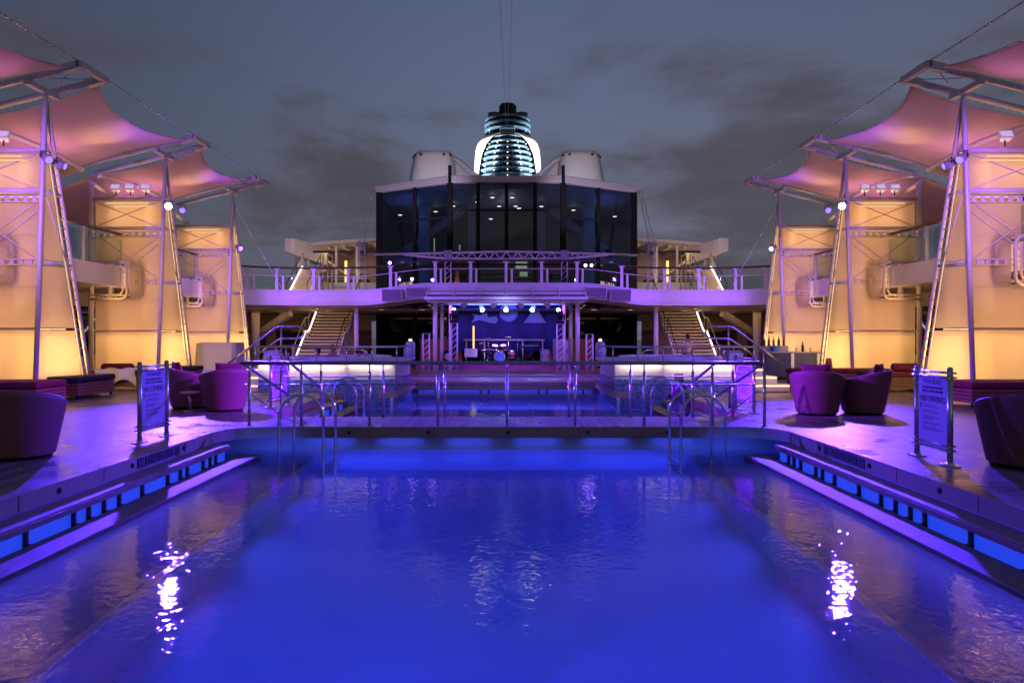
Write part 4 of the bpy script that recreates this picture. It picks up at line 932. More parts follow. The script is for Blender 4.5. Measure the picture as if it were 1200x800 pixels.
for sx in (-1,1):
    spot((sx*5.5,55.5,12.2),(sx*2.2,61.5,17),30000,(1,.86,.8),36,.6,.15); spot((sx*1.2,56,11.9),(0,62,17.5),160,(.7,.85,1),50,.6,.15)
    t.scale = (1,1,.93)
    cable((sx*.06,61,19.0),(sx*.9-.1,22,30),.012,.2,'hair thin wire rising from the funnel top, %s of the pair' % ('left' if sx<0 else 'right'),'antenna_wire')

# ---- pavilions and box shaped cranes on the upper deck
def pavilion(label, sign):
    t = thing('cafe_pavilion', label, 'pavilion', (-11,51,3.95), 'open pavilions beside the glass building')
    b = MB(); b.add([(-14.1,49,7.98),(-8.6,49,8.4),(-8.6,55,8.4),(-14.1,55,7.98),(-13.8,49,7.8),(-8.6,49,8.17),(-8.6,55,8.17),(-13.8,55,7.8)],[(0,1,2,3),(7,6,5,4),(0,4,5,1),(1,5,6,2),(2,6,7,3),(3,7,4,0)]); b.build('roof', M['canopywhite'], t)
    for x in (-13.5,-11.6,-10.2,-8.8):
        b = MB(); b.box(x-.07,x+.07,49.3,49.44,3.95,7.85); b.build('post', M['white'], t)
    for z in (7.45, 5.85):
        b = MB(); b.box(-13.4,-8.7,49.34,49.42,z-.07,z+.07); b.build('window_bar', M['darkmetal'], t)
    for i in range(5):
        x = -13.2+i*1.05; b = MB(); b.bar((x,49.5,7.68+i*.07),(x+.4,54.8,7.68+i*.07),.12,.2); b.build('rafter', M['cream_tube'], t)
    b = MB(); b.bar((-13.2,50,7.5),(-11.0,54,5.6),.14,.14); b.build('diagonal_brace', M['cream_tube'], t)
    b = MB(); b.box(-12.9,-8.7,49.0,49.3,3.95,5.35); b.build('counter', M['canopywhite'], t)
    for x0, x1, z1 in ((-12.4,-11.2,5.75),(-11.0,-9.6,5.7)):
        b = MB(); b.box(x0,x1,50.3,51.2,5.0,z1); b.build('dark_seat', M['blackfab'], t, bevel=.15)
    b = MB(); b.box(-14,-8.7,55,55.1,3.95,8.2); b.build('back_wall', M['creamwall'], t)
    b = MB(); b.box(-11.15,-11.0,49.9,50.0,5.3,6.9); b.build('lamp', M['e_yellow'], t)
    return t
pv = pavilion('open fronted pavilion with pale roof left of the glass building', True)
pr = mirrored(pv, 'open fronted pavilion with pale roof right of the glass building')
text_part('ocean', .42, Matrix.Translation((-11.2,48.985,5.05)) @ Matrix.Rotation(R(90),4,'X'), M['ink'], pv, extr=.004)
for sx in (-1,1): area((sx*11.3,51.8,7.6),(sx*11.3,51.8,4),3.5,3,60,(1,.62,.3)); area((sx*11.3,50.5,5.5),(sx*11.3,51.8,8.5),2,1,50,(1,.68,.4)); area((sx*11,44,5.0),(sx*11,49,5.5),3,1,60,(1,.72,.5))
def crane(label):
    t = thing('box_crane', label, 'crane', (-13.6,48,3.95), 'white box topped columns on the upper deck')
    b = MB(); b.cyl((-13.75,48.2,3.95),(-13.75,48.2,7.2),.27,.27,16); b.cyl((-13.75,48.2,3.95),(-13.75,48.2,4.9),.42,.42,16); b.build('column', M['white'], t)
    b = MB(); b.add([(-14.45,47.2,7.25),(-13.85,47.2,7.05),(-13.85,47.2,8.1),(-14.45,47.2,8.1),(-13.7,51.2,6.8),(-12.6,51.2,6.7),(-12.6,51.2,7.9),(-13.7,51.2,7.9)],[(0,1,2,3),(5,4,7,6),(1,5,6,2),(4,0,3,7),(3,2,6,7),(4,5,1,0)]); b.build('head', M['white'], t, bevel=.03)
    b = MB(); b.box(-12.95,-12.8,50.6,50.8,6.0,6.75); b.build('hook_block', M['grey'], t)
    return t
mirrored(crane('white box headed column standing left of the left pavilion'), 'white box headed column standing right of the right pavilion')
for sx in (-1,1): area((sx*11.0,43.5,6.0),(sx*13.6,48,7.2),1,1,90,(1,.68,.5))  # lamp added only to brighten the crane head
def lattice(label):
    x0, y0 = -8.95, 44.9; t = thing('lattice_mast', label, 'mast', (x0,y0,3.95), 'lattice masts at the glass building')
    b = MB(); top = {}
    for dx, dy in ((-.22,-.2),(.22,-.2),(.22,.2),(-.22,.2)): b.cyl((x0+dx,y0+dy,3.95),(x0+dx*.8,y0+dy*.8,7.4),.03,.03,6)
    z = 4.2
    while z < 7.3: b.cyl((x0-.22,y0-.2,z),(x0+.22,y0-.2,z+.35),.012,.012,5); b.cyl((x0+.22,y0-.2,z),(x0-.22,y0-.2,z+.35),.012,.012,5); z += .45
    b.build('lower_frame', M['lavroof'], t)
    b = MB(); P0, P1 = Vector((x0-.1,y0,7.3)), Vector((x0+.55,y0+.8,10.9))
    for dx in (-.17,.17): b.cyl(P0+Vector((dx,0,0)), P1+Vector((dx*.5,0,0)), .028,.02,6)
    for i in range(12):
        a, c = i/12, (i+1)/12; b.cyl(P0+(P1-P0)*a+Vector((-.15*(1-a*.5),0,0)), P0+(P1-P0)*c+Vector((.15*(1-c*.5),0,0)), .012,.012,5)
    b.build('raking_boom', M['lavroof'], t)
    b = MB(); b.box(x0-.35,x0+.3,y0-.2,y0+.2,7.25,7.5); b.build('head_block', M['grey'], t)
    return t
mirrored(lattice('lattice mast leaning on the left corner of the glass building'), 'lattice mast leaning on the right corner of the glass building')
# long horizontal lighting truss above the balcony
t = thing('lighting_truss', 'long lilac lattice truss spanning above the balcony railing', 'truss', (0,37.4,5.9))
zt = lambda x: 5.94+.11*(1-abs(x)/5.4); zb = lambda x: 5.94-.32*(1-max(0,(abs(x)-1.5)/3.9)) if abs(x) > 1.5 else 5.62
YT = 37.4
for y in (YT-.2, YT+.2):
    b = MB(); b.tube([(-6.75,y,5.9),(-5.3,y,5.93),(0,y,6.05),(5.3,y,5.93),(6.75,y,5.86)],.038,8); b.build('top_chord', M['white'], t)
    b = MB(); b.tube([(-5.3,y,5.88),(-3.2,y,5.70),(0,y,5.66),(3.2,y,5.70),(5.3,y,5.88)],.034,8); b.build('bottom_chord', M['white'], t)
    b = MB(); n = 34
    for i in range(n):
        x0, x1 = -5.0+10*i/n, -5.0+10*(i+1)/n
        tz = lambda x: 6.05-.12*abs(x)/5.3; lz = lambda x: 5.66+(.22*max(0,abs(x)-2.6)/2.7)
        b.cyl((x0,y,(tz(x0) if i%2 else lz(x0))),(x1,y,(lz(x1) if i%2 else tz(x1))),.018,.018,6)
    b.build('lattice', M['white'], t)
for x in (-3.0,3.0):
    b = MB()
    for dx in (-.15,.15): b.cyl((x+dx,YT,4.2),(x+dx,YT,5.7),.03,.03,8)
    for i in range(5): b.cyl((x-.15,YT,4.3+i*.28),(x+.15,YT,4.58+i*.28),.013,.013,5)
    b.build('support', M['white'], t)
    b = MB(); b.box(x-.2,x+.2,YT-.25,YT+.25,5.6,6.1); b.build('joint_block', M['grey'], t)
# purple lamps standing on the balcony behind the glass
for px, py, lb in ((457,308,'small violet lamp on top of the left balcony post'),(483,327,'small violet lamp low behind the glass left of the lectern glow'),(507,328,'violet lamp beside the tall balcony post left of centre'),(675,328,'violet lamp beside the tall balcony post right of centre'),(686,311,'left one of two violet lamps high behind the right glass'),(693,311,'right one of two violet lamps high behind the right glass')):
    p = at(px, py, 36.9); spotlight(p, p+Vector((0,-3,-.3)), M['e_balc'], lb, .085, 'violet lamps on the balcony')
# furniture on the balcony deck
t = thing('deck_heater', 'slim orange lit stand on the balcony left of its middle post', 'stand', (-2.5,36.9,4.28))
b = MB(); b.prism([(-2.62,4.28),(-2.38,4.28),(-2.44,5.0),(-2.56,5.0)],36.85,36.95,'y'); b.build('body', M['coneorange'], t); b = MB(); b.box(-2.65,-2.35,36.8,37.0,4.28,4.31); b.build('foot', M['black'], t)
b = MB(); b.box(-3.4,-2.3,36.6,37.2,4.30,4.38); tag(b.build('lit_bench', M['e_int'], loc=(-2.9,36.9,4.3), bevel=.01), 'low bench with glowing top on the balcony left of its middle post', 'bench')

for sx in (-1,1):   # added lamps, without fixtures, washing the roof line and its housings
    area((sx*4.4,45.6,11.65),(sx*5.2,50,13.2),1.6,.3,75,(.9,.8,.9))
    spot((sx*2.6,37.2,6.3),(sx*5.0,45,11.2),1800,(.8,.68,.85),44,.9,.2)
    spot((sx*6.5,37.6,5.5),(sx*6.0,46,11.2),1000,(.6,.45,.85),50,.9,.2)
# ================================================================== STAGE
t = thing('stage_platform', 'low magenta carpeted stage platform at the far end of the rear pool', 'stage', (0,38.6,0))
b = MB(); b.box(-4.6,4.6,37,40.6,0,.27); b.build('riser', M['purplecarpet'], t); b = MB(); b.box(-4.62,4.62,36.97,40.62,.27,.3); b.build('top', M['rubber'], t, bevel=.008)
t = thing('stage_canopy', 'lilac lit stage canopy with sloping panels on white posts under the balcony', 'canopy', (0,36,3.5))
b = MB(); b.box(-3.95,3.95,35.0,35.2,3.46,3.62); b.build('front_beam', M['white'], t, bevel=.015)
for i in range(6):
    x0 = -3.85+i*1.285; b = MB(); b.add([(x0+.03,35.16,3.74),(x0+1.25,35.16,3.74),(x0+1.25,35.56,4.09),(x0+.03,35.56,4.09),(x0+.03,35.2,3.70),(x0+1.25,35.2,3.70),(x0+1.25,35.6,4.04),(x0+.03,35.6,4.04)],[(0,1,2,3),(7,6,5,4),(0,4,5,1),(1,5,6,2),(2,6,7,3),(3,7,4,0)]); b.build('sloping_panel', M['white'], t)
for i in range(7):
    x0 = -3.85+i*1.285; b = MB(); b.bar((x0,35.12,3.68),(x0,35.58,4.13),.05,.1); b.bar((x0,35.2,3.5),(x0,38.5,3.5),.05,.07); b.build('rafter', M['white'], t)
b = MB(); b.box(-3.9,3.9,35.3,35.34,3.5,3.9); b.build('gap_shade', M['darkmetal'], t)  # dark strip painting the shade in the gap under the panels
for y in (35.9,37.2,38.5):
    b = MB(); b.box(-3.9,3.9,y-.05,y+.05,3.36,3.46); b.build('cross_beam', M['white'], t)
b = MB(); b.box(-3.2,3.2,36.2,37.0,3.47,3.49); b.build('ceiling_panel', M['white'], t)
for x, y, r in ((-3.6,36.75,.11),(-2.82,36.75,.085),(2.92,36.75,.085),(3.62,36.75,.11),(-3.5,39.4,.1),(3.5,39.4,.1)):
    b = MB(); b.cyl((x,y,.3 if abs(x)<4 and y>37 else 0),(x,y,3.46),r,r,16); b.build('post', M['white'], t)
def truss_col(x, y, z1, lb, head):
    t = thing('truss_column', lb, 'truss', (x,y,0), 'lattice truss columns on the stage')
    b = MB()
    for dx in (-.16,.16):
        for dy in (-.16,.16): b.cyl((x+dx,y+dy,.02),(x+dx,y+dy,z1),.025,.025,8)
    z = .1
    while z < z1-.3:
        for (a,c) in (((-.16,-.16),(.16,-.16)),((.16,-.16),(.16,.16)),((-.16,.16),(.16,.16)),((-.16,-.16),(-.16,.16))): b.cyl((x+a[0],y+a[1],z),(x+c[0],y+c[1],z+.3),.012,.012,5)
        z += .3
    b.build('lattice', M['white'], t); b = MB(); b.box(x-.2,x+.2,y-.2,y+.2,0,.02); b.box(x-.19,x+.19,y-.19,y+.19,z1,z1+.02); b.build('end_plate', M['steel'], t)
    if head:
        h = thing('moving_head', 'black moving head lamp on top of the tall truss %s of the drums' % ('left' if x<0 else 'right'), 'stage lamp', (x,y,z1+.02), 'moving head lamps')
        b = MB(); b.box(x-.2,x+.2,y-.18,y+.18,z1+.02,z1+.16); b.build('base', M['black'], h, bevel=.02)
        for dx in (-.2,.2):
            b = MB(); b.box(x+dx-.035,x+dx+.035,y-.08,y+.08,z1+.16,z1+.5); b.build('arm', M['black'], h, bevel=.02)
        b = MB(); b.lathe([(.001,-.2),(.11,-.18),(.16,0),(.15,.2),(.1,.24),(.001,.24)],(x,y,z1+.44),16); b.build('head', M['black'], h)
truss_col(-4.03,36.55,1.82,'short lattice truss column at the left corner of the stage',False); truss_col(-2.62,36.5,2.35,'tall lattice truss column left of the drums',True)
truss_col(2.72,36.5,2.3,'tall lattice truss column right of the drums',True); truss_col(4.2,36.55,1.8,'short lattice truss column at the right corner of the stage',False)
t = thing('stage_backdrop', 'dark blue stage backdrop with pale blue cut out shapes along its top', 'backdrop', (0,40.4,.3))
b = MB(); b.grid(lambda u,v: (-3.1+6.2*u, 40.4+.03*math.sin(u*60), .9+2.65*v), 90, 1); b.build('cloth', M['backdrop'], t, solid=.01)
def flat(poly, nm='motif'): b = MB(); b.prism(poly, 40.30, 40.33, 'y'); b.build(nm, M['logo'], t)
flat([(-1.95,2.45),(-1.75,2.75),(-1.9,2.95),(-1.45,2.85),(-1.1,3.05),(-1.0,2.75),(-.55,2.8),(-.45,2.6),(-.6,2.42),(-.95,2.45),(-1.25,2.55),(-1.55,2.6)])
flat([(.12+.52*math.cos(2*PI*i/28), 3.02+.5*math.sin(2*PI*i/28)) for i in range(28)])
flat([(.95,2.45),(2.2,2.45),(1.75,3.15),(1.45,3.15),(1.2,2.75)])
t = thing('stage_rail', 'thin white rail in front of the backdrop behind the drums', 'railing', (0,39.9,.3))
b = MB(); b.cyl((-2.35,39.9,1.5),(2.1,39.9,1.5),.04,.04,8); b.build('top_rail', M['white'], t)
for x in (-2.2,-1.2,.9,2.0): b = MB(); b.cyl((x,39.9,.3),(x,39.9,1.5),.028,.028,8); b.build('post', M['white'], t)
for x0, x1, y, lb in ((-4.9,-2.5,41.2,'reddish wooden screen behind the stage posts on the left'),(2.45,4.9,41.2,'reddish wooden screen behind the stage posts on the right')):
    t = thing('wooden_screen', lb, 'screen', ((x0+x1)/2,y,0), 'wooden screens beside the backdrop')
    n = 8
    for i in range(2):
        xa = x0+(x1-x0)*i/2; xb = x0+(x1-x0)*(i+1)/2; b = MB(); b.box(xa+.01,xb-.01,y-.03,y+.03,.06,1.55); b.build('panel', M['redwood'], t, bevel=.008)
    b = MB(); b.box(x0,x1,y-.05,y+.05,0,.06); b.box(x0,x1,y-.045,y+.045,1.55,1.6); b.build('frame', M['darkwood'], t)
# drum kit
DX, DY, DZ = -.35, 38.6, .3
t = thing('drum_kit', 'drum kit with shiny shells and cymbals at the centre of the stage', 'drum kit', (DX,DY,DZ))
def drum(c, r, h, ax, nm):
    c = Vector(c); ax = Vector(ax).normalized(); b = MB(); b.cyl(c-ax*h/2, c+ax*h/2, r, r, 22); b.build(nm, M['drumshell'], t)
    b = MB(); b.cyl(c-ax*(h/2+.012), c-ax*(h/2), r*.95, r*.95, 22); b.cyl(c+ax*(h/2), c+ax*(h/2+.012), r*.95, r*.95, 22); b.build('drum_head', M['drumhead'], t)
    b = MB(); a = ax.cross(Vector((0,.3,1))).normalized(); bb = ax.cross(a)
    for s_ in (-1,1): b.tube([c+ax*s_*h/2+(a*math.cos(q)+bb*math.sin(q))*(r+.012) for q in [2*PI*i/20 for i in range(20)]], .014, 6, closed=True)
    b.build('hoop', M['chrome'], t)
drum((DX,DY-.3,DZ+.32),.29,.42,(0,1,0),'kick_drum'); b = MB(); b.cyl((DX,DY-.53,DZ+.32),(DX,DY-.525,DZ+.32),.27,.27,22); b.build('front_skin', M['backdrop'], t); drum((DX-.24,DY-.25,DZ+.82),.17,.2,(.1,-.35,1),'tom'); drum((DX+.2,DY-.25,DZ+.82),.18,.22,(-.1,-.35,1),'tom')
drum((DX+.62,DY-.1,DZ+.45),.21,.38,(0,0,1),'floor_tom'); drum((DX-.55,DY+.05,DZ+.62),.18,.15,(0,-.1,1),'snare'); drum((DX-.85,DY+.1,DZ+.6),.15,.12,(0,-.1,1),'snare')
for (x,y,z,r) in ((-.95,-.1,1.02,.19),(-.6,-.3,1.3,.22),(.45,-.35,1.35,.24),(.95,-.05,1.2,.23),(-.95,-.1,1.05,.19)):
    b = MB(); b.lathe([(.001,.03),(.03,.022),(r*.5,.01),(r,-.012),(r*.5,.004),(.001,.02)],(DX+x,DY+y,DZ+z),24); o = b.build('cymbal', M['cymbal'], t)
    b = MB(); b.cyl((DX+x,DY+y,DZ+.25),(DX+x,DY+y,DZ+z+.06),.013,.013,6)
    for q in range(3): b.cyl((DX+x,DY+y,DZ+.3),(DX+x+.2*math.cos(q*2.1),DY+y+.2*math.sin(q*2.1),DZ),.012,.012,6)
    b.build('stand', M['chrome'], t)
b = MB(); b.cyl((DX-.1,DY+.55,DZ),(DX-.1,DY+.55,DZ+.5),.03,.03,8); b.lathe([(.001,.5),(.17,.5),(.18,.56),(.001,.58)],(DX-.1,DY+.55,DZ),16); b.build('stool', M['black'], t)
t = thing('music_stand', 'white lectern board on a stand left of the drum kit', 'music stand', (-1.85,37.9,.3))
b = MB(); b.add([(-2.18,37.85,.62),(-1.52,37.85,.62),(-1.52,38.0,1.05),(-2.18,38.0,1.05),(-2.18,37.88,.61),(-1.52,37.88,.61),(-1.52,38.03,1.04),(-2.18,38.03,1.04)],[(0,1,2,3),(7,6,5,4),(0,4,5,1),(1,5,6,2),(2,6,7,3),(3,7,4,0)]); b.build('board', M['paper'], t)
b = MB(); b.cyl((-1.85,37.98,.3),(-1.85,37.98,.7),.025,.025,8)
for q in range(3): b.cyl((-1.85,37.98,.45),(-1.85+.25*math.cos(q*2.1+.5),37.98+.25*math.sin(q*2.1+.5),.3),.014,.014,6)
b.build('stand', M['darkmetal'], t)
t = thing('tube_light', 'upright glowing yellow tube behind the white lectern board', 'light', (-1.75,38.8,.3))
b = MB(); b.cyl((-1.75,38.8,1.05),(-1.75,38.8,2.25),.045,.045,10); b.build('tube', M['e_yellow'], t); b = MB(); b.cyl((-1.75,38.8,.33),(-1.75,38.8,1.05),.02,.02,8); b.lathe([(.2,.3),(.2,.32),(.03,.34)],(-1.75,38.8,0),16); b.build('stand', M['darkmetal'], t)
t = thing('keyboard', 'keyboard on a crossed stand right of the drum kit', 'keyboard', (1.3,38.3,.3))
b = MB(); b.box(.75,1.75,38.15,38.5,1.1,1.2); b.build('body', M['black'], t, bevel=.015); b = MB(); b.box(.8,1.7,38.14,38.3,1.2,1.215); b.build('keys', M['drumhead'], t)
b = MB(); b.bar((.9,38.3,.3),(1.6,38.3,1.1),.04,.04); b.bar((1.6,38.34,.3),(.9,38.34,1.1),.04,.04); b.build('crossed_stand', M['darkmetal'], t)
for x, w, h, lb in ((2.95,.95,1.25,'pale bluish amplifier cabinet beside the right stage posts'),(2.05,.5,.7,'small dark amplifier left of the pale cabinet'),(-3.05,.55,.65,'dark monitor wedge behind the tall left truss'),(4.85,.6,.55,'small dark case right of the right corner truss')):
    pale = 'pale' in lb; y = 38.6
    t = thing('amplifier', lb, 'amplifier', (x,y,.3), 'amplifiers on the stage'); z0 = .3 if abs(x) < 4.6 else 0
    b = MB(); b.box(x-w/2,x+w/2,y-.25,y+.25,z0+.03,z0+h); b.build('cabinet', M['speaker'] if pale else M['black'], t, bevel=.03)
    for k in range(2 if pale else 1):
        b = MB(); zc = z0+h*(.27+.48*k) if pale else z0+h*.5; rr = min(w*.36,h*.3); b.cyl((x,y-.25,zc),(x,y-.262,zc),rr,rr,20); b.lathe([(.001,0),(.05,.0)],(x,y,zc),4) if False else None; b.build('speaker_cone', M['grey'], t)
    for dx in (-1,1):
        b = MB(); b.cyl((x+dx*w*.4,y,z0),(x+dx*w*.4,y,z0+.03),.03,.03,8); b.build('foot', M['rubber'], t)
for px, lb in ((531,'outer left'),(565,'inner left'),(593,'middle'),(624,'inner right'),(655,'outer right')):
    p = at(px, 362.5, 37.9); spotlight(p, (p.x*.3,35,1), M['e_cyan'], '%s of the five glowing blue lamps under the stage canopy' % lb, .12, 'blue lamps under the stage canopy')
for px, lb in ((516,'unlit spotlight tilted at the left end of the canopy'),(543,'unlit spotlight between the two left blue stage lamps'),(578,'unlit spotlight left of the middle blue stage lamp'),(611,'unlit spotlight right of the middle blue stage lamp'),(642,'unlit spotlight between the two right blue stage lamps'),(668,'unlit spotlight tilted at the right end of the canopy')):
    p = at(px, 358, 37.3); spotlight(p, (p.x+(1 if p.x>0 else -1)*1.5,35,1.5), M['grey'], lb, .14, 'unlit spotlights under the stage canopy')

# ================================================================== HOT TUBS
def tub(label):
    t = thing('hot_tub', label, 'hot tub', (-5.4,23.5,0), 'raised hot tubs')
    P = [(-7.35,21.6),(-4.73,21.6),(-3.36,22.2),(-3.36,25.6),(-7.35,25.6)]
    for i in range(5):
        (x0,y0),(x1,y1) = P[i], P[(i+1)%5]
        b = MB(); b.add([(x0,y0,.37),(x1,y1,.37),(x1,y1,.86),(x0,y0,.86)],[(0,1,2,3)]); b.build('white_wall', M['white'], t)
        d = Vector((y1-y0,-(x1-x0),0)).normalized()*.012
        if i in (0,1,2): b = MB(); b.add([(x0+d.x,y0+d.y,-.7),(x1+d.x,y1+d.y,-.7),(x1+d.x,y1+d.y,.38),(x0+d.x,y0+d.y,.38)],[(0,1,2,3)]); b.build('mosaic_wall', M['mosaic'], t)
        else: b = MB(); b.add([(x0,y0,0),(x1,y1,0),(x1,y1,.38),(x0,y0,.38)],[(0,1,2,3)]); b.build('lower_wall', M['white'], t)
    # coping with a round opening
    out = [(-7.5,21.42),(-4.68,21.42),(-3.2,22.06),(-3.2,25.75),(-7.5,25.75)]
    me = curve_slab([out, [(-5.35+1.55*math.cos(2*PI*i/40), 23.6+1.55*math.sin(2*PI*i/40)) for i in range(40)]], .86, .95)
    me.transform(Matrix.Translation((5.4,-23.5,0))); me.materials.clear(); me.materials.append(M['white']); me.name = 'coping'
    o = bpy.data.objects.new('coping', me); COL.objects.link(o); o.parent = t
    b = MB(); b.tube([(-5.35+1.6*math.cos(2*PI*i/40), 23.6+1.6*math.sin(2*PI*i/40), .985) for i in range(40)], .07, 8, closed=True); b.build('rim', M['white'], t)
    b = MB(); b.lathe([(.001,.915),(1.5,.915)],(-5.35,23.6,0),40); b.build('water', M['water_rear'], t, up=True)
    b = MB(); b.lathe([(1.58,.9),(1.55,.3),(.9,.28),(.85,.05),(.001,.05)],(-5.35,23.6,0),40); b.build('bowl', M['poolwall'], t)
    # railing round the coping
    q = [(-7.4,25.4),(-7.4,21.55),(-4.7,21.55),(-3.3,22.15),(-3.3,25.4)]
    b = MB()
    for (a, c) in zip(q[:-1], q[1:]): b.bar((a[0],a[1],1.36),(c[0],c[1],1.36),.06,.05)
    b.build('top_rail', M['steel'], t)
    for (x,y) in q+[(-6.5,21.55),(-5.6,21.55),(-7.4,23.5),(-3.3,23.8),(-4.0,21.85)]:
        b = MB(); b.cyl((x,y,.95),(x,y,1.35),.022,.022,8); b.build('rail_post', M['steel'], t)
    # lit steps on the outer side with their looped stair rail
    for k in range(3):
        b = MB(); b.box(-8.55+.38*k,-7.36,21.75,23.6,.02 if k==0 else .24*k,.24*(k+1)); b.build('step', M['white'], t, bevel=.01)
        b = MB(); b.box(-8.53+.38*k,-7.4,21.73,21.749,.24*k+.17,.24*k+.21); b.build('step_light', M['e_warm'], t)
    y = 21.75
    arc_ = [(-6.2+.18*math.cos(R(90-180*i/8)), y, 1.79+.18*math.sin(R(90-180*i/8))) for i in range(9)]
    b = MB(); b.tube([(-8.3,y,.86),(-7.55,y,1.42),(-6.85,y,1.95),(-6.75,y,1.97)]+arc_+[(-6.65,y,1.61),(-6.75,y,1.6),(-7.5,y,1.08)], .03, 8); b.build('stair_rail', M['steel'], t)
    for x, z0, z1 in ((-6.7,.95,1.97),(-7.75,.5,1.27)):
        b = MB(); b.cyl((x,y,z0),(x,y,z1),.028,.028,8); b.build('rail_post', M['steel'], t)
    b = MB(); b.tube([(-4.3,22.6,.95),(-4.3,22.6,1.2),(-4.45,22.7,1.25),(-4.9,22.9,1.25),(-4.95,22.9,1.2)],.022,8); b.build('inner_grab_rail', M['chrome'], t)
    return t
tb = tub('raised hot tub with four bathers left of the rear pool, warm light under its coping')
mirrored(tb, 'raised hot tub without bathers right of the rear pool, warm light under its coping')
for sx in (-1,1):
    area((sx*6.05,21.47,.845),(sx*6.05,21.62,.4),2.5,.04,12,WARMW); area((sx*4.0,21.78,.845),(sx*4.06,21.95,.4),1.3,.04,5.5,WARMW)
    area((sx*7.9,21.5,.7),(sx*8.2,21.6,0),1,.1,5,WARM)
    area((sx*5.35,23.6,.5),(sx*5.35,23.6,2),1,1,10,(.2,.25,1))
# folded towels, tank
def towels(loc, label):
    t = thing('towel_stack', label, 'towels', loc); x, y, z = loc
    for k in range(4):
        b = MB(); d = .02*((k*7)%3-1); b.box(x-.26+d,x+.26+d,y-.17,y+.17,z+k*.075+.003,z+k*.075+.075); b.build('towel', M['towel'], t, bevel=.03)
towels((-7.0,21.9,.95),'stack of folded towels on the left hot tub coping')
towels((6.9,21.95,.95),'stack of folded towels on the right hot tub coping')
for sx, sd in ((-1,'left'),(1,'right')):
    x = sx*3.35-.0; t = thing('glass_flask', 'clear upright canister catching light at the inner corner of the %s tub railing' % sd, 'canister', (x,25.6,.95))
    b = MB(); b.lathe([(.16,.95),(.17,1.0),(.17,1.42),(.12,1.5),(.05,1.52),(.001,1.53)],(x,25.6,0),18); b.build('body', M['bottle_clear'], t); b = MB(); b.cyl((x,25.6,1.52),(x,25.6,1.58),.05,.05,10); b.build('glint_cap', M['e_lamp'], t)  # top glows by itself, imitating the light it catches

# ================================================================== PEOPLE
def skin_body(name, verts, edges, radii, mt, parent, sub=2, root=0):
    me = bpy.data.meshes.new('t'); me.from_pydata(verts, edges, []); ob = bpy.data.objects.new('t', me); COL.objects.link(ob)
    sk = ob.modifiers.new('s','SKIN'); ss = ob.modifiers.new('u','SUBSURF'); ss.levels = sub
    for i, r in enumerate(radii): me.skin_vertices[0].data[i].radius = r if isinstance(r, tuple) else (r, r)
    me.skin_vertices[0].data[root].use_root = True; sk.use_smooth_shade = True
    dg = bpy.context.evaluated_depsgraph_get(); dg.update(); m2 = bpy.data.meshes.new_from_object(ob.evaluated_get(dg)); bpy.data.objects.remove(ob)
    m2.name = name; m2.materials.clear()
    for k in (mt if isinstance(mt, list) else [mt]): m2.materials.append(k)
    o = bpy.data.objects.new(name, m2); COL.objects.link(o); o.parent = parent
    for p in m2.polygons: p.use_smooth = True
    return o
def head_parts(t, c, face, hairlong=False):
    """face, nose, ears and hair for a head centred at c (local) looking along face"""
    f = Vector(face).normalized(); rt = f.cross(Vector((0,0,1))).normalized(); c = Vector(c); o = origin(t)
    b = MB()
    for s_ in (-1,1): b.ball(c+rt*s_*.032+f*.098+Vector((0,0,.012))+o, .011, 8)
    b.build('eyes', M['ink'], t)
    b = MB()
    def S(u, v):
        a = 2*PI*u; e = PI*(.02+.98*v)*.56; back = .5-.5*math.cos(a)        # a=0 is forward
        e *= (.72+.55*back) if not hairlong else (.72+.75*back)
        r = .107*(1+.03*math.sin(a*9)*math.sin(e*7))
        d = f*math.cos(a)*math.sin(e)*1.12 + rt*math.sin(a)*math.sin(e)*.9 + Vector((0,0,1))*math.cos(e)*1.25
        return c + d*r + o + Vector((0,0,.006))-f*.008
    b.grid(S, 24, 12, closed_u=True); b.build('hair', M['hair'], t)
def head_mesh(c, face):
    pass
def bather(loc, yaw, label, hl=False):
    t = thing('person', label, 'person', (0,0,0), 'bathers in the hot tub')
    # seated body, facing -y, hips at origin height .42
    V = [(0,0,.0),(0,.02,.18),(0,.03,.36),(0,.02,.46),(0,0,.55),(0,-.015,.66),(0,-.02,.74),
         (-.19,.03,.42),(-.27,-.08,.22),(-.24,-.25,.2),(.19,.03,.42),(.27,-.08,.22),(.24,-.25,.2),
         (-.1,-.05,-.02),(-.13,-.42,.0),(-.13,-.46,-.36),(-.13,-.58,-.38),(.1,-.05,-.02),(.13,-.42,.0),(.13,-.46,-.36),(.13,-.58,-.38)]
    E = [(0,1),(1,2),(2,3),(3,4),(4,5),(5,6),(3,7),(7,8),(8,9),(3,10),(10,11),(11,12),(0,13),(13,14),(14,15),(15,16),(0,17),(17,18),(18,19),(19,20)]
    Rr = [(.15,.11),(.14,.1),(.17,.11),(.1,.08),(.052,.055),(.085,.1),(.075,.085),.062,.045,.035,.062,.045,.035,.085,.07,.05,.035,.085,.07,.05,.035]
    skin_body('body', V, E, Rr, M['skin'], t); head_parts(t, (0,-.02,.69), (0,-1,0), hl)
    return place(t, loc, rz=R(yaw))
bather((-6.25,24.2,.5), 200, 'bather with dark hair turned away, leftmost head above the hot tub coping'); bather((-5.85,24.55,.58), 20, 'taller bather facing the pool beside the turned away bather')
bather((-5.0,24.6,.5), 150, 'bather with dark hair looking away towards the stairs', True); bather((-4.62,23.9,.55), -40, 'bather facing the camera alone at the right end of the left hot tub')
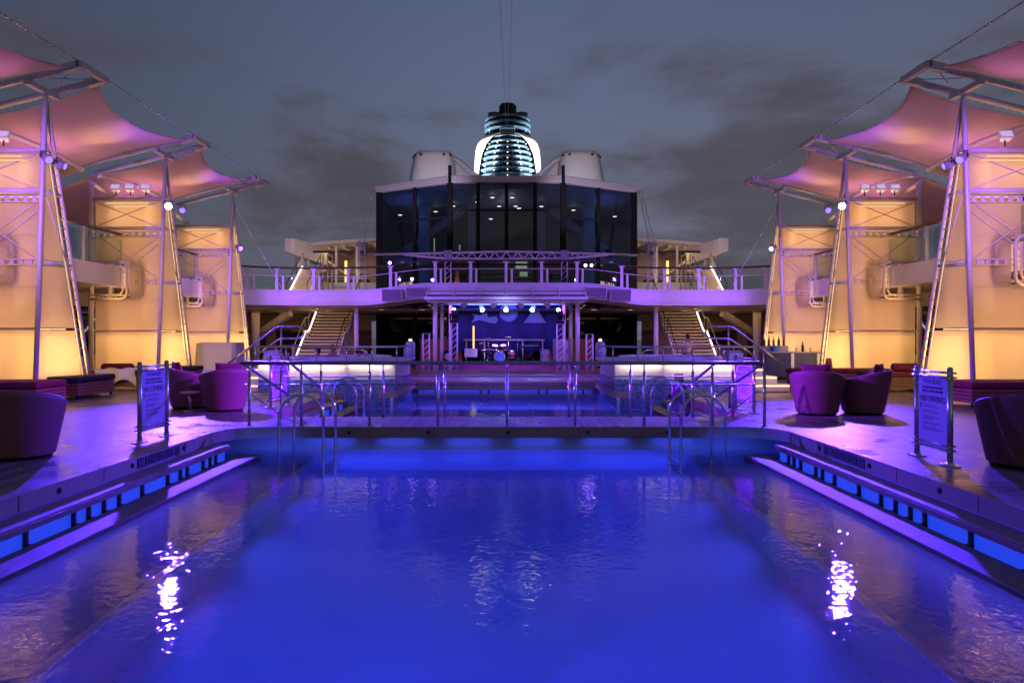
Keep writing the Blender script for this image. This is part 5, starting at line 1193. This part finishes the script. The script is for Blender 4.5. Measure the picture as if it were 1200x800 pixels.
def stander(label, loc, yaw):
    t = thing('person', label, 'person', (0,0,0))
    V = [(0,0,.93),(0,0,1.1),(0,.0,1.3),(0,0,1.44),(0,0,1.52),(0,-.012,1.62),(0,-.015,1.70),
         (-.18,0,1.40),(-.25,.03,1.14),(-.25,-.06,.93),(-.25,-.08,.86),(.18,0,1.40),(.25,.03,1.14),(.25,-.06,.93),(.25,-.08,.86),
         (-.09,0,.86),(-.1,-.02,.48),(-.1,.03,.08),(-.1,-.13,.04),(.09,0,.86),(.1,-.04,.48),(.1,.0,.08),(.1,-.16,.04)]
    E = [(0,1),(1,2),(2,3),(3,4),(4,5),(5,6),(3,7),(7,8),(8,9),(9,10),(3,11),(11,12),(12,13),(13,14),(0,15),(15,16),(16,17),(17,18),(0,19),(19,20),(20,21),(21,22)]
    Rr = [(.15,.11),(.145,.1),(.165,.115),(.1,.08),(.055,.055),(.08,.1),(.075,.085),.065,.048,.038,.03,.065,.048,.038,.03,.088,.065,.045,.04,.088,.065,.045,.04]
    skin_body('body', V, E, Rr, M['skin'], t)
    skin_body('shirt', [(0,0,.9),(0,0,1.1),(0,0,1.3),(0,0,1.43),(-.18,0,1.40),(-.225,.02,1.2),(.18,0,1.40),(.225,.02,1.2)], [(0,1),(1,2),(2,3),(3,4),(4,5),(3,6),(6,7)], [(.175,.135),(.165,.125),(.185,.13),(.11,.09),.085,.07,.085,.07], M['shirt'], t)
    skin_body('trousers', [(0,0,.95),(-.09,0,.84),(-.1,-.02,.48),(-.1,.03,.07),(.09,0,.84),(.1,-.04,.48),(.1,.0,.07)], [(0,1),(1,2),(2,3),(0,4),(4,5),(5,6)], [(.17,.13),.105,.085,.075,.105,.085,.075], M['trousers'], t)
    for sx, y in ((-1,-.05),(1,-.08)):
        b = MB(); b.box(sx*.1-.05,sx*.1+.05,y-.13,y+.13,0,.085); b.build('shoe', M['black'], t, bevel=.03)
        b = MB()
        for k in range(4): b.tube([(sx*.25+(k-1.5)*.002,-.08-.018+k*.016,.86),(sx*.252,-.085-.018+k*.016,.81),(sx*.245,-.095-.015+k*.014,.775)],.008,6)
        b.tube([(sx*.24,-.1,.87),(sx*.225,-.115,.83),(sx*.225,-.115,.8)],.009,6); b.build('hand', M['skin'], t)
    head_parts(t, (0,-.02,1.655), (0,-1,0)); return place(t, loc, rz=R(yaw))
stander('person in white shirt and dark trousers standing below the right staircase', (at(806,400,33).x,33,0), 195)

# ================================================================== BAR, SEATS AND DECK FURNITURE
t = thing('bar_counter', 'dark blue service bar with bright upright strips right of the hot tub', 'bar', (11.1,28.2,0))
b = MB(); b.box(10.05,12.1,27.95,28.7,.1,1.04); b.build('cabinet', mat('bar_panel_navy',(.03,.04,.11),.3,var=.2), t, bevel=.01)
b = MB(); b.box(10.0,12.15,27.9,28.75,1.04,1.09); b.build('worktop', M['grey'], t, bevel=.01)
for x in (11.05,12.05):
    b = MB(); b.box(x-.06,x+.06,27.92,27.948,.06,1.03); b.build('upright_strip', M['white'], t)
b = MB(); b.box(10.1,12.0,28.05,28.65,0,.1); b.build('plinth', M['black'], t)
b = MB(); b.box(9.95,10.95,28.05,28.35,1.09,1.32); b.build('bottle_tray', M['grey'], t, bevel=.008)
for i in range(5):
    b = MB(); b.cyl((10.2+i*.4,28.3,0),(10.2+i*.4,28.3,.04),.04,.04,8); b.build('caster', M['rubber'], t)
def bottle(x, y, z, h, m_, lb):
    b = MB(); r = h*.14; b.lathe([(.001,0),(r,.0),(r,h*.58),(r*.42,h*.74),(r*.38,h*.97),(r*.45,h),(.001,h)],(x,y,z),14)
    tag(b.build('bottle', m_, loc=(x,y,z)), lb, 'bottle', 'bottles on the bar')
wh = ('leftmost bottle in the tray on the bar','second bottle from the left in the tray on the bar','amber bottle in the middle of the tray on the bar','tall dark bottle right of the tray middle','amber bottle at the right end of the tray','short clear bottle on the worktop right of the tray','tall dark bottle standing alone on the bar worktop','squat clear bottle near the right end of the bar')
for i, (x, z, h, m_) in enumerate(((10.05,1.32,.32,'bottle_dark'),(10.24,1.32,.36,'bottle_amber'),(10.42,1.32,.34,'bottle_amber'),(10.62,1.32,.36,'bottle_dark'),(10.82,1.32,.34,'bottle_amber'),(11.3,1.09,.22,'bottle_clear'),(11.55,1.09,.38,'bottle_dark'),(11.85,1.09,.2,'bottle_clear'))):
    bottle(x, 28.2, z, h, M[m_], wh[i])
t = thing('ice_bin', 'blue ice bin in front of the bottle tray on the bar', 'bin', (10.4,27.97,1.09)); b = MB(); b.lathe([(.10,1.09),(.125,1.3),(.135,1.31),(.12,1.3),(.1,1.14),(.001,1.13)],(10.42,27.995,0),18,sx=1.3,sy=.7) ; b.build('tub', M['blueplastic'], t)
def daybed(x0, x1, y0, y1, label, top, cush, grp='daybeds in front of the towers', zc=.44, h=.16):
    t = thing('daybed', label, 'daybed', ((x0+x1)/2,(y0+y1)/2,0), grp)
    b = MB()
    for k in range(4): b.box(x0+.03,x1-.03,y0+.03,y1-.03,.1+k*.085,.1+k*.085+.07)
    b.build('slatted_base', M['teakbox'], t, bevel=.006)
    b = MB(); b.box(x0+.05,x1-.05,y0+.05,y1-.05,.09,.43); b.build('inner_box', M['black'], t)
    b = MB(); b.box(x0,x1,y0,y1,zc,zc+h); b.build('cushion', cush, t, bevel=.05)
    for x in (x0+.1,x1-.1):
        for y in (y0+.1,y1-.1): b = MB(); b.cyl((x,y,0),(x,y,.1),.03,.03,8); b.build('foot', M['black'], t)
    return t
d1 = daybed(-12.35,-11.25,19.15,21.0,'slatted wooden daybed with black cushion beside the nearest left tower',None,M['blackfab'])
d2 = daybed(-13.6,-10.95,17.0,18.2,'long bench with maroon cushion behind the dark chair on the left',None,M['redfab'])
d3 = daybed(-13.0,-11.4,22.6,23.6,'bench with red cushion and white towel between the left towers',None,M['redfab'])
d4 = daybed(-12.7,-11.3,26.2,27.2,'black cushioned daybed right of the left rules sign',None,M['blackfab'])
d5 = daybed(10.95,13.6,17.0,18.2,'long bench with maroon cushion below the right frame edge tower',None,M['redfab'])
d6 = daybed(11.2,13.0,21.9,23.2,'dark daybed with rolled red bolster behind the right rules sign',None,M['redfab'])
d7 = daybed(9.6,12.9,24.2,24.9,'low red cushioned bench behind the pair of tub chairs on the right',None,M['redfab'])
for (x, y, z, l, lb) in ((12.35,22.4,.72,.8,'rolled red bolster on the dark daybed behind the right rules sign'),(-12.5,23.4,.68,1.0,'rolled red bolster behind the white towel between the left towers')):
    b = MB(); b.tube([(x-l/2,y,z),(x-l/2+.04,y,z),(x+l/2-.04,y,z),(x+l/2,y,z)],.13,18,radii=[.09,.13,.13,.09]); tag(b.build('bolster', M['redfab'], loc=(x,y,z)), lb, 'cushion', 'bolsters on the daybeds')
b = MB()
def TW(u, v):
    x = -12.7+1.25*u+.03*math.sin(v*9); k = v
    if k < .5: y = 23.3-.75*k*2; z = .63+.03*math.sin(u*14+k*5)+.02*math.sin(k*17)
    else: y = 22.53-.06*math.sin(u*13)-.03; z = .63-(k-.5)*2*(.42+.12*math.sin(u*7))
    return (x, y, z)
b.grid(TW, 40, 24); tag(b.build('towel', M['towel'], loc=(-12,23,.6), solid=.012), 'crumpled white towel hanging over the red cushioned bench on the left', 'towel')
t = thing('covered_bar', 'tall box draped in a pale dust sheet beside the far left tower', 'covered box', (-11.4,29,0))
def DR(u, v):
    a = 2*PI*u; sg = lambda q: math.copysign(abs(q)**.35, q); fl = 1+.05*(1-v)*(1+math.sin(a*11+v*2))
    return (-11.4+.82*sg(math.cos(a))*fl, 29+.55*sg(math.sin(a))*fl, .01+1.42*v+.02*math.sin(a*3)*v)
b = MB(); b.grid(DR, 72, 14, closed_u=True); b.add([DR(i/72,1) for i in range(72)],[range(72)]); b.build('sheet', M['cover'], t)
t = thing('wet_floor_sign', 'folded orange brown caution board between the bar and the right chairs', 'caution sign', (11.35,25.4,0))
b = MB(); b.add([(11.2,25.3,0),(11.5,25.3,0),(11.43,25.42,.92),(11.27,25.42,.92),(11.2,25.32,0),(11.5,25.32,0),(11.43,25.44,.92),(11.27,25.44,.92)],[(0,1,2,3),(7,6,5,4),(0,4,5,1),(1,5,6,2),(2,6,7,3),(3,7,4,0)]); b.build('front_board', M['coneorange'], t)
b = MB(); b.add([(11.2,25.6,0),(11.5,25.6,0),(11.43,25.46,.92),(11.27,25.46,.92),(11.2,25.62,0),(11.5,25.62,0),(11.43,25.48,.92),(11.27,25.48,.92)],[(0,1,2,3),(7,6,5,4),(0,4,5,1),(1,5,6,2),(2,6,7,3),(3,7,4,0)]); b.build('rear_board', M['coneorange'], t)
# orange draped loungers behind the right tub
def lounger(x, y, lb, mt=None, rz=0, nm='sun_lounger', grp='orange loungers behind the right hot tub'):
    t = thing(nm, lb, 'sun lounger', (0,0,0), grp)
    b = MB()
    for sx in (-.3,.3): b.tube([(sx,-.9,.32),(sx,.35,.32),(sx,.95,.75)],.022,8)
    b.build('frame', M['steel'], t)
    b = MB(); b.add([(-.3,-.9,.34),(.3,-.9,.34),(.3,.35,.34),(-.3,.35,.34),(-.3,-.9,.42),(.3,-.9,.42),(.3,.35,.42),(-.3,.35,.42)],[(3,2,1,0),(4,5,6,7),(0,1,5,4),(1,2,6,5),(2,3,7,6),(3,0,4,7)]); b.build('seat_pad', mt or M['orangefab'], t, bevel=.02)
    b = MB(); b.add([(-.3,.36,.34),(.3,.36,.34),(.3,.98,.80),(-.3,.98,.80),(-.3,.32,.42),(.3,.32,.42),(.3,.93,.88),(-.3,.93,.88)],[(3,2,1,0),(4,5,6,7),(0,1,5,4),(1,2,6,5),(2,3,7,6),(3,0,4,7)]); b.build('back_pad', mt or M['orangefab'], t, bevel=.02)
    for sx in (-.28,.28):
        for yy in (-.8,.5): b = MB(); b.cyl((sx,yy,0),(sx,yy,.32),.02,.02,8); b.build('leg', M['steel'], t)
    return place(t, (x,y,0), rz=R(rz))
L0 = lounger(at(800,415,31).x, 31.2, 'orange lounger left of the standing person', rz=180)
for px, Y, lb in ((834,31,'orange lounger right of the standing person, nearer the bar'),(842,31.6,'orange lounger farthest right of the group'),(745,30.5,'orange lounger seen low behind the right tub railing')):
    place(copy_tree(L0), (at(px,415,Y).x, Y, 0), lb, R(180))
# pool lift wrapped in clear plastic
t = thing('pool_lift', 'pool lift seat wrapped in pale plastic at the right side of the rear pool', 'pool lift', (3.95,17.0,-.47))
b = MB()
def PLF(u, v):
    a = 2*PI*u; w = (.1+.12*math.sin(PI*min(1,v*1.25))**.6)*(1+.12*math.sin(a*5+v*6)); 
    return (4.0+w*math.cos(a)*1.0+.05*(1-v), 16.6+w*.8*math.sin(a)-.05*v, -.3+1.12*v)
b.grid(PLF, 36, 20, closed_u=True); b.build('plastic_wrap', glass('plastic_wrap', (.85,.85,.95), .55, .25), t)
b = MB(); b.box(3.86,4.16,16.45,16.72,-.1,-.04); b.build('seat', M['white'], t, bevel=.02); b = MB(); b.box(3.86,4.16,16.68,16.74,-.04,.62); b.build('backrest', M['white'], t, bevel=.03)
b = MB(); b.tube([(4.0,16.8,.3),(4.3,17.0,.6),(5.3,17.0,.6),(5.3,17.0,0)],.045,10); b.build('arm', M['steel'], t); b = MB(); b.ball((3.8,16.6,.3),.05,10); b.build('joint', M['black'], t)

# ================================================================== LIGHTING
for sx in (-1,1):
    for k, Y in enumerate(TY):
        p = (.85, .86, .86)[k]; X = sx*12.2; s_ = sx
        area((X+s_*1.2,Y+.95,.95),(X+s_*1.2,Y,.95),2.1,1.6,57.5*p,(1,.57,.19),spread=R(125)); area((X+s_*1.15,Y+.3,1.8),(X+s_*1.15,Y+.75,.2),2.1,.08,45.0*p,(1,.6,.2)); area((X+s_*.02,Y+.95,1.8),(X+s_*.5,Y+.95,.3),1.2,.08,41.6*p,(1,.62,.22))                     # lower box light of the front face
        area((X+s_*1.15,Y+.9,2.45),(X+s_*1.15,Y,2.45),2,.8,44.2*p,(1,.53,.26)); area((X+s_*.5,Y+.8,3.6),(X+s_*.5,Y,3.6),.8,.9,12*p,(1,.5,.3)); area((X+s_*1.1,Y+1.0,4.75),(X+s_*1.1,Y,4.75),2,.8,44.2*p,(1,.53,.26))
        area((X+s_*1.1,Y+.7,5.98),(X+s_*1.1,Y,5.98),2,.7,54.4*p,(1,.57,.24))
        area((X+s_*.7,Y+1.0,1.0),(X-s_*.2,Y+.9,1.0),1.3,1.5,112.3*p,(1,.58,.18),spread=R(125)); area((X+s_*.6,Y+.8,3.4),(X-s_*.2,Y+.7,3.4),.9,2.6,34.2*p,(1,.62,.28))
        area((X+s_*.5,Y+.5,5.9),(X-s_*.2,Y+.4,5.9),.5,.8,12.0*p,WARM)
        # added wash lamps, without fixtures, on the tower outsides and up at the sails
        if k > 0:
            spot((X+s_*1.0,Y-1.3,5.2),(X+s_*.1,Y-3.2,8.2),420,(1,.56,.26),34,1,.1); spot((X+s_*1.5,Y-3.2,4.6),(X+s_*.9,Y-3.3,8.2),350,(1,.42,.4),105,1,.2)
            spot((X-s_*.9,Y-3.0,5.4),(X-s_*1.3,Y-2.6,8.2),273.7,(.3,.03,1),75,1,.15)
            spot((X+s_*1.6,Y-2.4,5.6),(X+s_*2.6,Y-3.2,8.0),110,(.6,.12,.6),80,1,.2)
        spot((X-s_*1.0,Y-5.2,4.6),(X+s_*1.0,Y,3.6),330 if k<2 else 420,(1,.5,.32) if k<2 else (.7,.32,.8),62,1,.3)
    spot((sx*12.0,18.3,6.9),(sx*11.8,14.5,8.3),110,(.8,.25,.6),95,1,.15); spot((sx*13.2,18.4,6.9),(sx*12.8,15,8.3),160,(1,.4,.35),70,1,.15)
    # violet spotlights over the decks
    spot((sx*11.6,TY[1]-.4,6.2),(sx*5.9,13.6,0),24225.0,PURPLE,36,.7,.12)
    spot((sx*11.6,TY[1]+.2,6.1),(sx*-2.6,14.6,0),24225.0,PURPLE,30,.7,.12)
    spot((sx*11.6,TY[0]-.3,6.2),(sx*-7.2,11.8,0),15374.8,PURPLE,27,.8,.1)
    spot((sx*11.6,TY[0]+.2,6.2),(sx*1.5,27.5,0),11400.0,PURPLE,60,.8,.1)
    spot((sx*11.6,12.2,6.4),(sx*-7.4,17.5,.3),12000,(.21,.01,1),22,.8,.1); spot((sx*-11.6,12.2,6.4),(sx*7.0,16.2,.4),32000,(.2,.012,1),14,.8,.1); spot((sx*-11.7,18.5,6.2),(sx*7.9,15.7,.5),26000,(.14,.02,1),11,.8,.1); spot((sx*11.4,19.2,4.2),(sx*2.6,36.6,1.9),5500,VIOLET,16,.8,.1); spot((sx*11.7,TY[1]-.35,6.2),(sx*5.9,14.3,0),6460.0,(.28,.16,1),12,1,.3); spot((sx*11.7,TY[1]-.3,6.2),(sx*2.2,14.3,0),25650.0,PURPLE,22,1,.1); spot((sx*11.5,TY[2],5.6),(sx*.5,29.5,0),24700.0,(.26,.05,1),34,1,.1); point((sx*13.5,TY[0]-.5,3.05),9,WARM,.1); point((sx*13.5,TY[1]-.5,3.05),9,WARM,.1); point((sx*13.5,TY[2]-.5,3.05),7,WARM,.1); spot((sx*12.0,TY[1]+.6,6.3),(sx*12.3,TY[2],3.5),1100,(.34,.1,1),55,1,.1)  # warm points added by the tube loops; low violet spot added for stage posts
    spot((sx*11.6,12.2,6.4),(sx*3.5,22,.6),2800,VIOLET,50,.9,.1)
    spot((sx*11.0,12.4,6.4),(sx*12.1,24,4.5),3500,(.4,.14,1),50,1,.1)
    spot((sx*11.5,TY[2]-.3,5.6),(sx*2.2,36,3.0),4480.0,VIOLET,52,.9,.1)
    spot((sx*11.5,TY[2]-.3,5.6),(sx*10,36,3.7),1400,VIOLET,75,.9,.1)
# shelf fill in the front pool, then the stage lamps
for sx in (-1,1): area((sx*4.6,7.6,-.52),(sx*3.6,7.6,-1.0),9.5,.06,48,(.16,.1,1))  # added pool shelf lamp, standing in for spill of the bench LEDs
for px in (531,565,593,624,655):
    p = at(px, 362.5, 37.85); spot(p,(p.x*.4,33.5,0),1100,(.25,.45,1),50,.6,.1)
area((0,37.9,3.3),(0,40.4,1.8),5,.5,240,(.07,.1,1)); area((0,36.6,3.34),(0,36.6,3.5),6,.4,10,(.3,.45,1)); spot((-1,36.2,3.3),(-.3,38.6,.6),220,(.6,.4,1),60,.7,.1); spot((1.6,36.4,3.3),(-.3,38.6,.7),1500,(.7,.6,1),34,.7,.1); area((0,36.4,3.2),(0,37.5,0),6,.5,60,(.55,.12,.8)); spot((0,33.0,3.3),(0,38.5,1.6),300,(.3,.3,1),75,.9,.1)
# under water and under the bridge
UW = (.055,.065,1)
for sx in (-1,1):
    for i in range(6):
        Y = 3.2+i*1.9; xw = 3.05+.37*(Y-2)/11.6-.05; spot((sx*xw,Y,-1.5),(0,Y+.4,-2.25),(52+9*i),UW,165,1,.12)
for i in range(5): spot((-2.6+i*1.3,2.2,-1.3),(-1.6+i*.8,10.5+(i%2),-2.1),480,UW,75,1,.08)
for i in range(6): area((-3.2+i*1.28,13.47,-.235),(-3.2+i*1.28,13.62,-.6),.8,.05,.8,(.07,.09,1))
for sx in (-1,1): area((sx*4.2,12.9,-.25),(sx*4.4,13.6,-.6),.8,.1,3,(.05,.09,1)); area((sx*3.8,17.5,-.9),(0,18,-1.5),4,.4,42,(.06,.08,1))
area((0,26.6,-.3),(0,26.9,-.45),6,.05,7,(.04,.08,1)); area((0,15.2,-.95),(0,23,-1.5),7,.5,420,(.07,.07,1)); area((0,22.4,-.8),(0,26,-1.2),5.5,.4,130,(.07,.07,1))

# ================================================================== CAMERA AND RENDER
cam = bpy.data.cameras.new('camera'); co = bpy.data.objects.new('camera', cam); COL.objects.link(co); SC.camera = co
co.location = (XC, 0, H); co.rotation_euler = (R(90), 0, 0); cam.sensor_width = 36; cam.lens = F*36/1200
cam.shift_x = (600-CX)/1200; cam.shift_y = (CY-400)/1200; cam.clip_start = .05; cam.clip_end = 12000
vs = SC.view_settings; vs.view_transform = 'Standard'; vs.look = 'None'; vs.exposure = 0; vs.gamma = 1; vs.use_curve_mapping = False
SC.render.engine = 'CYCLES'; c = SC.cycles
c.use_denoising = True; c.denoiser = 'OPENIMAGEDENOISE'; c.max_bounces = 8; c.diffuse_bounces = 3; c.glossy_bounces = 4; c.transmission_bounces = 6; c.transparent_max_bounces = 16
c.sample_clamp_indirect = 6; c.caustics_reflective = False; c.caustics_refractive = False; c.use_light_tree = True
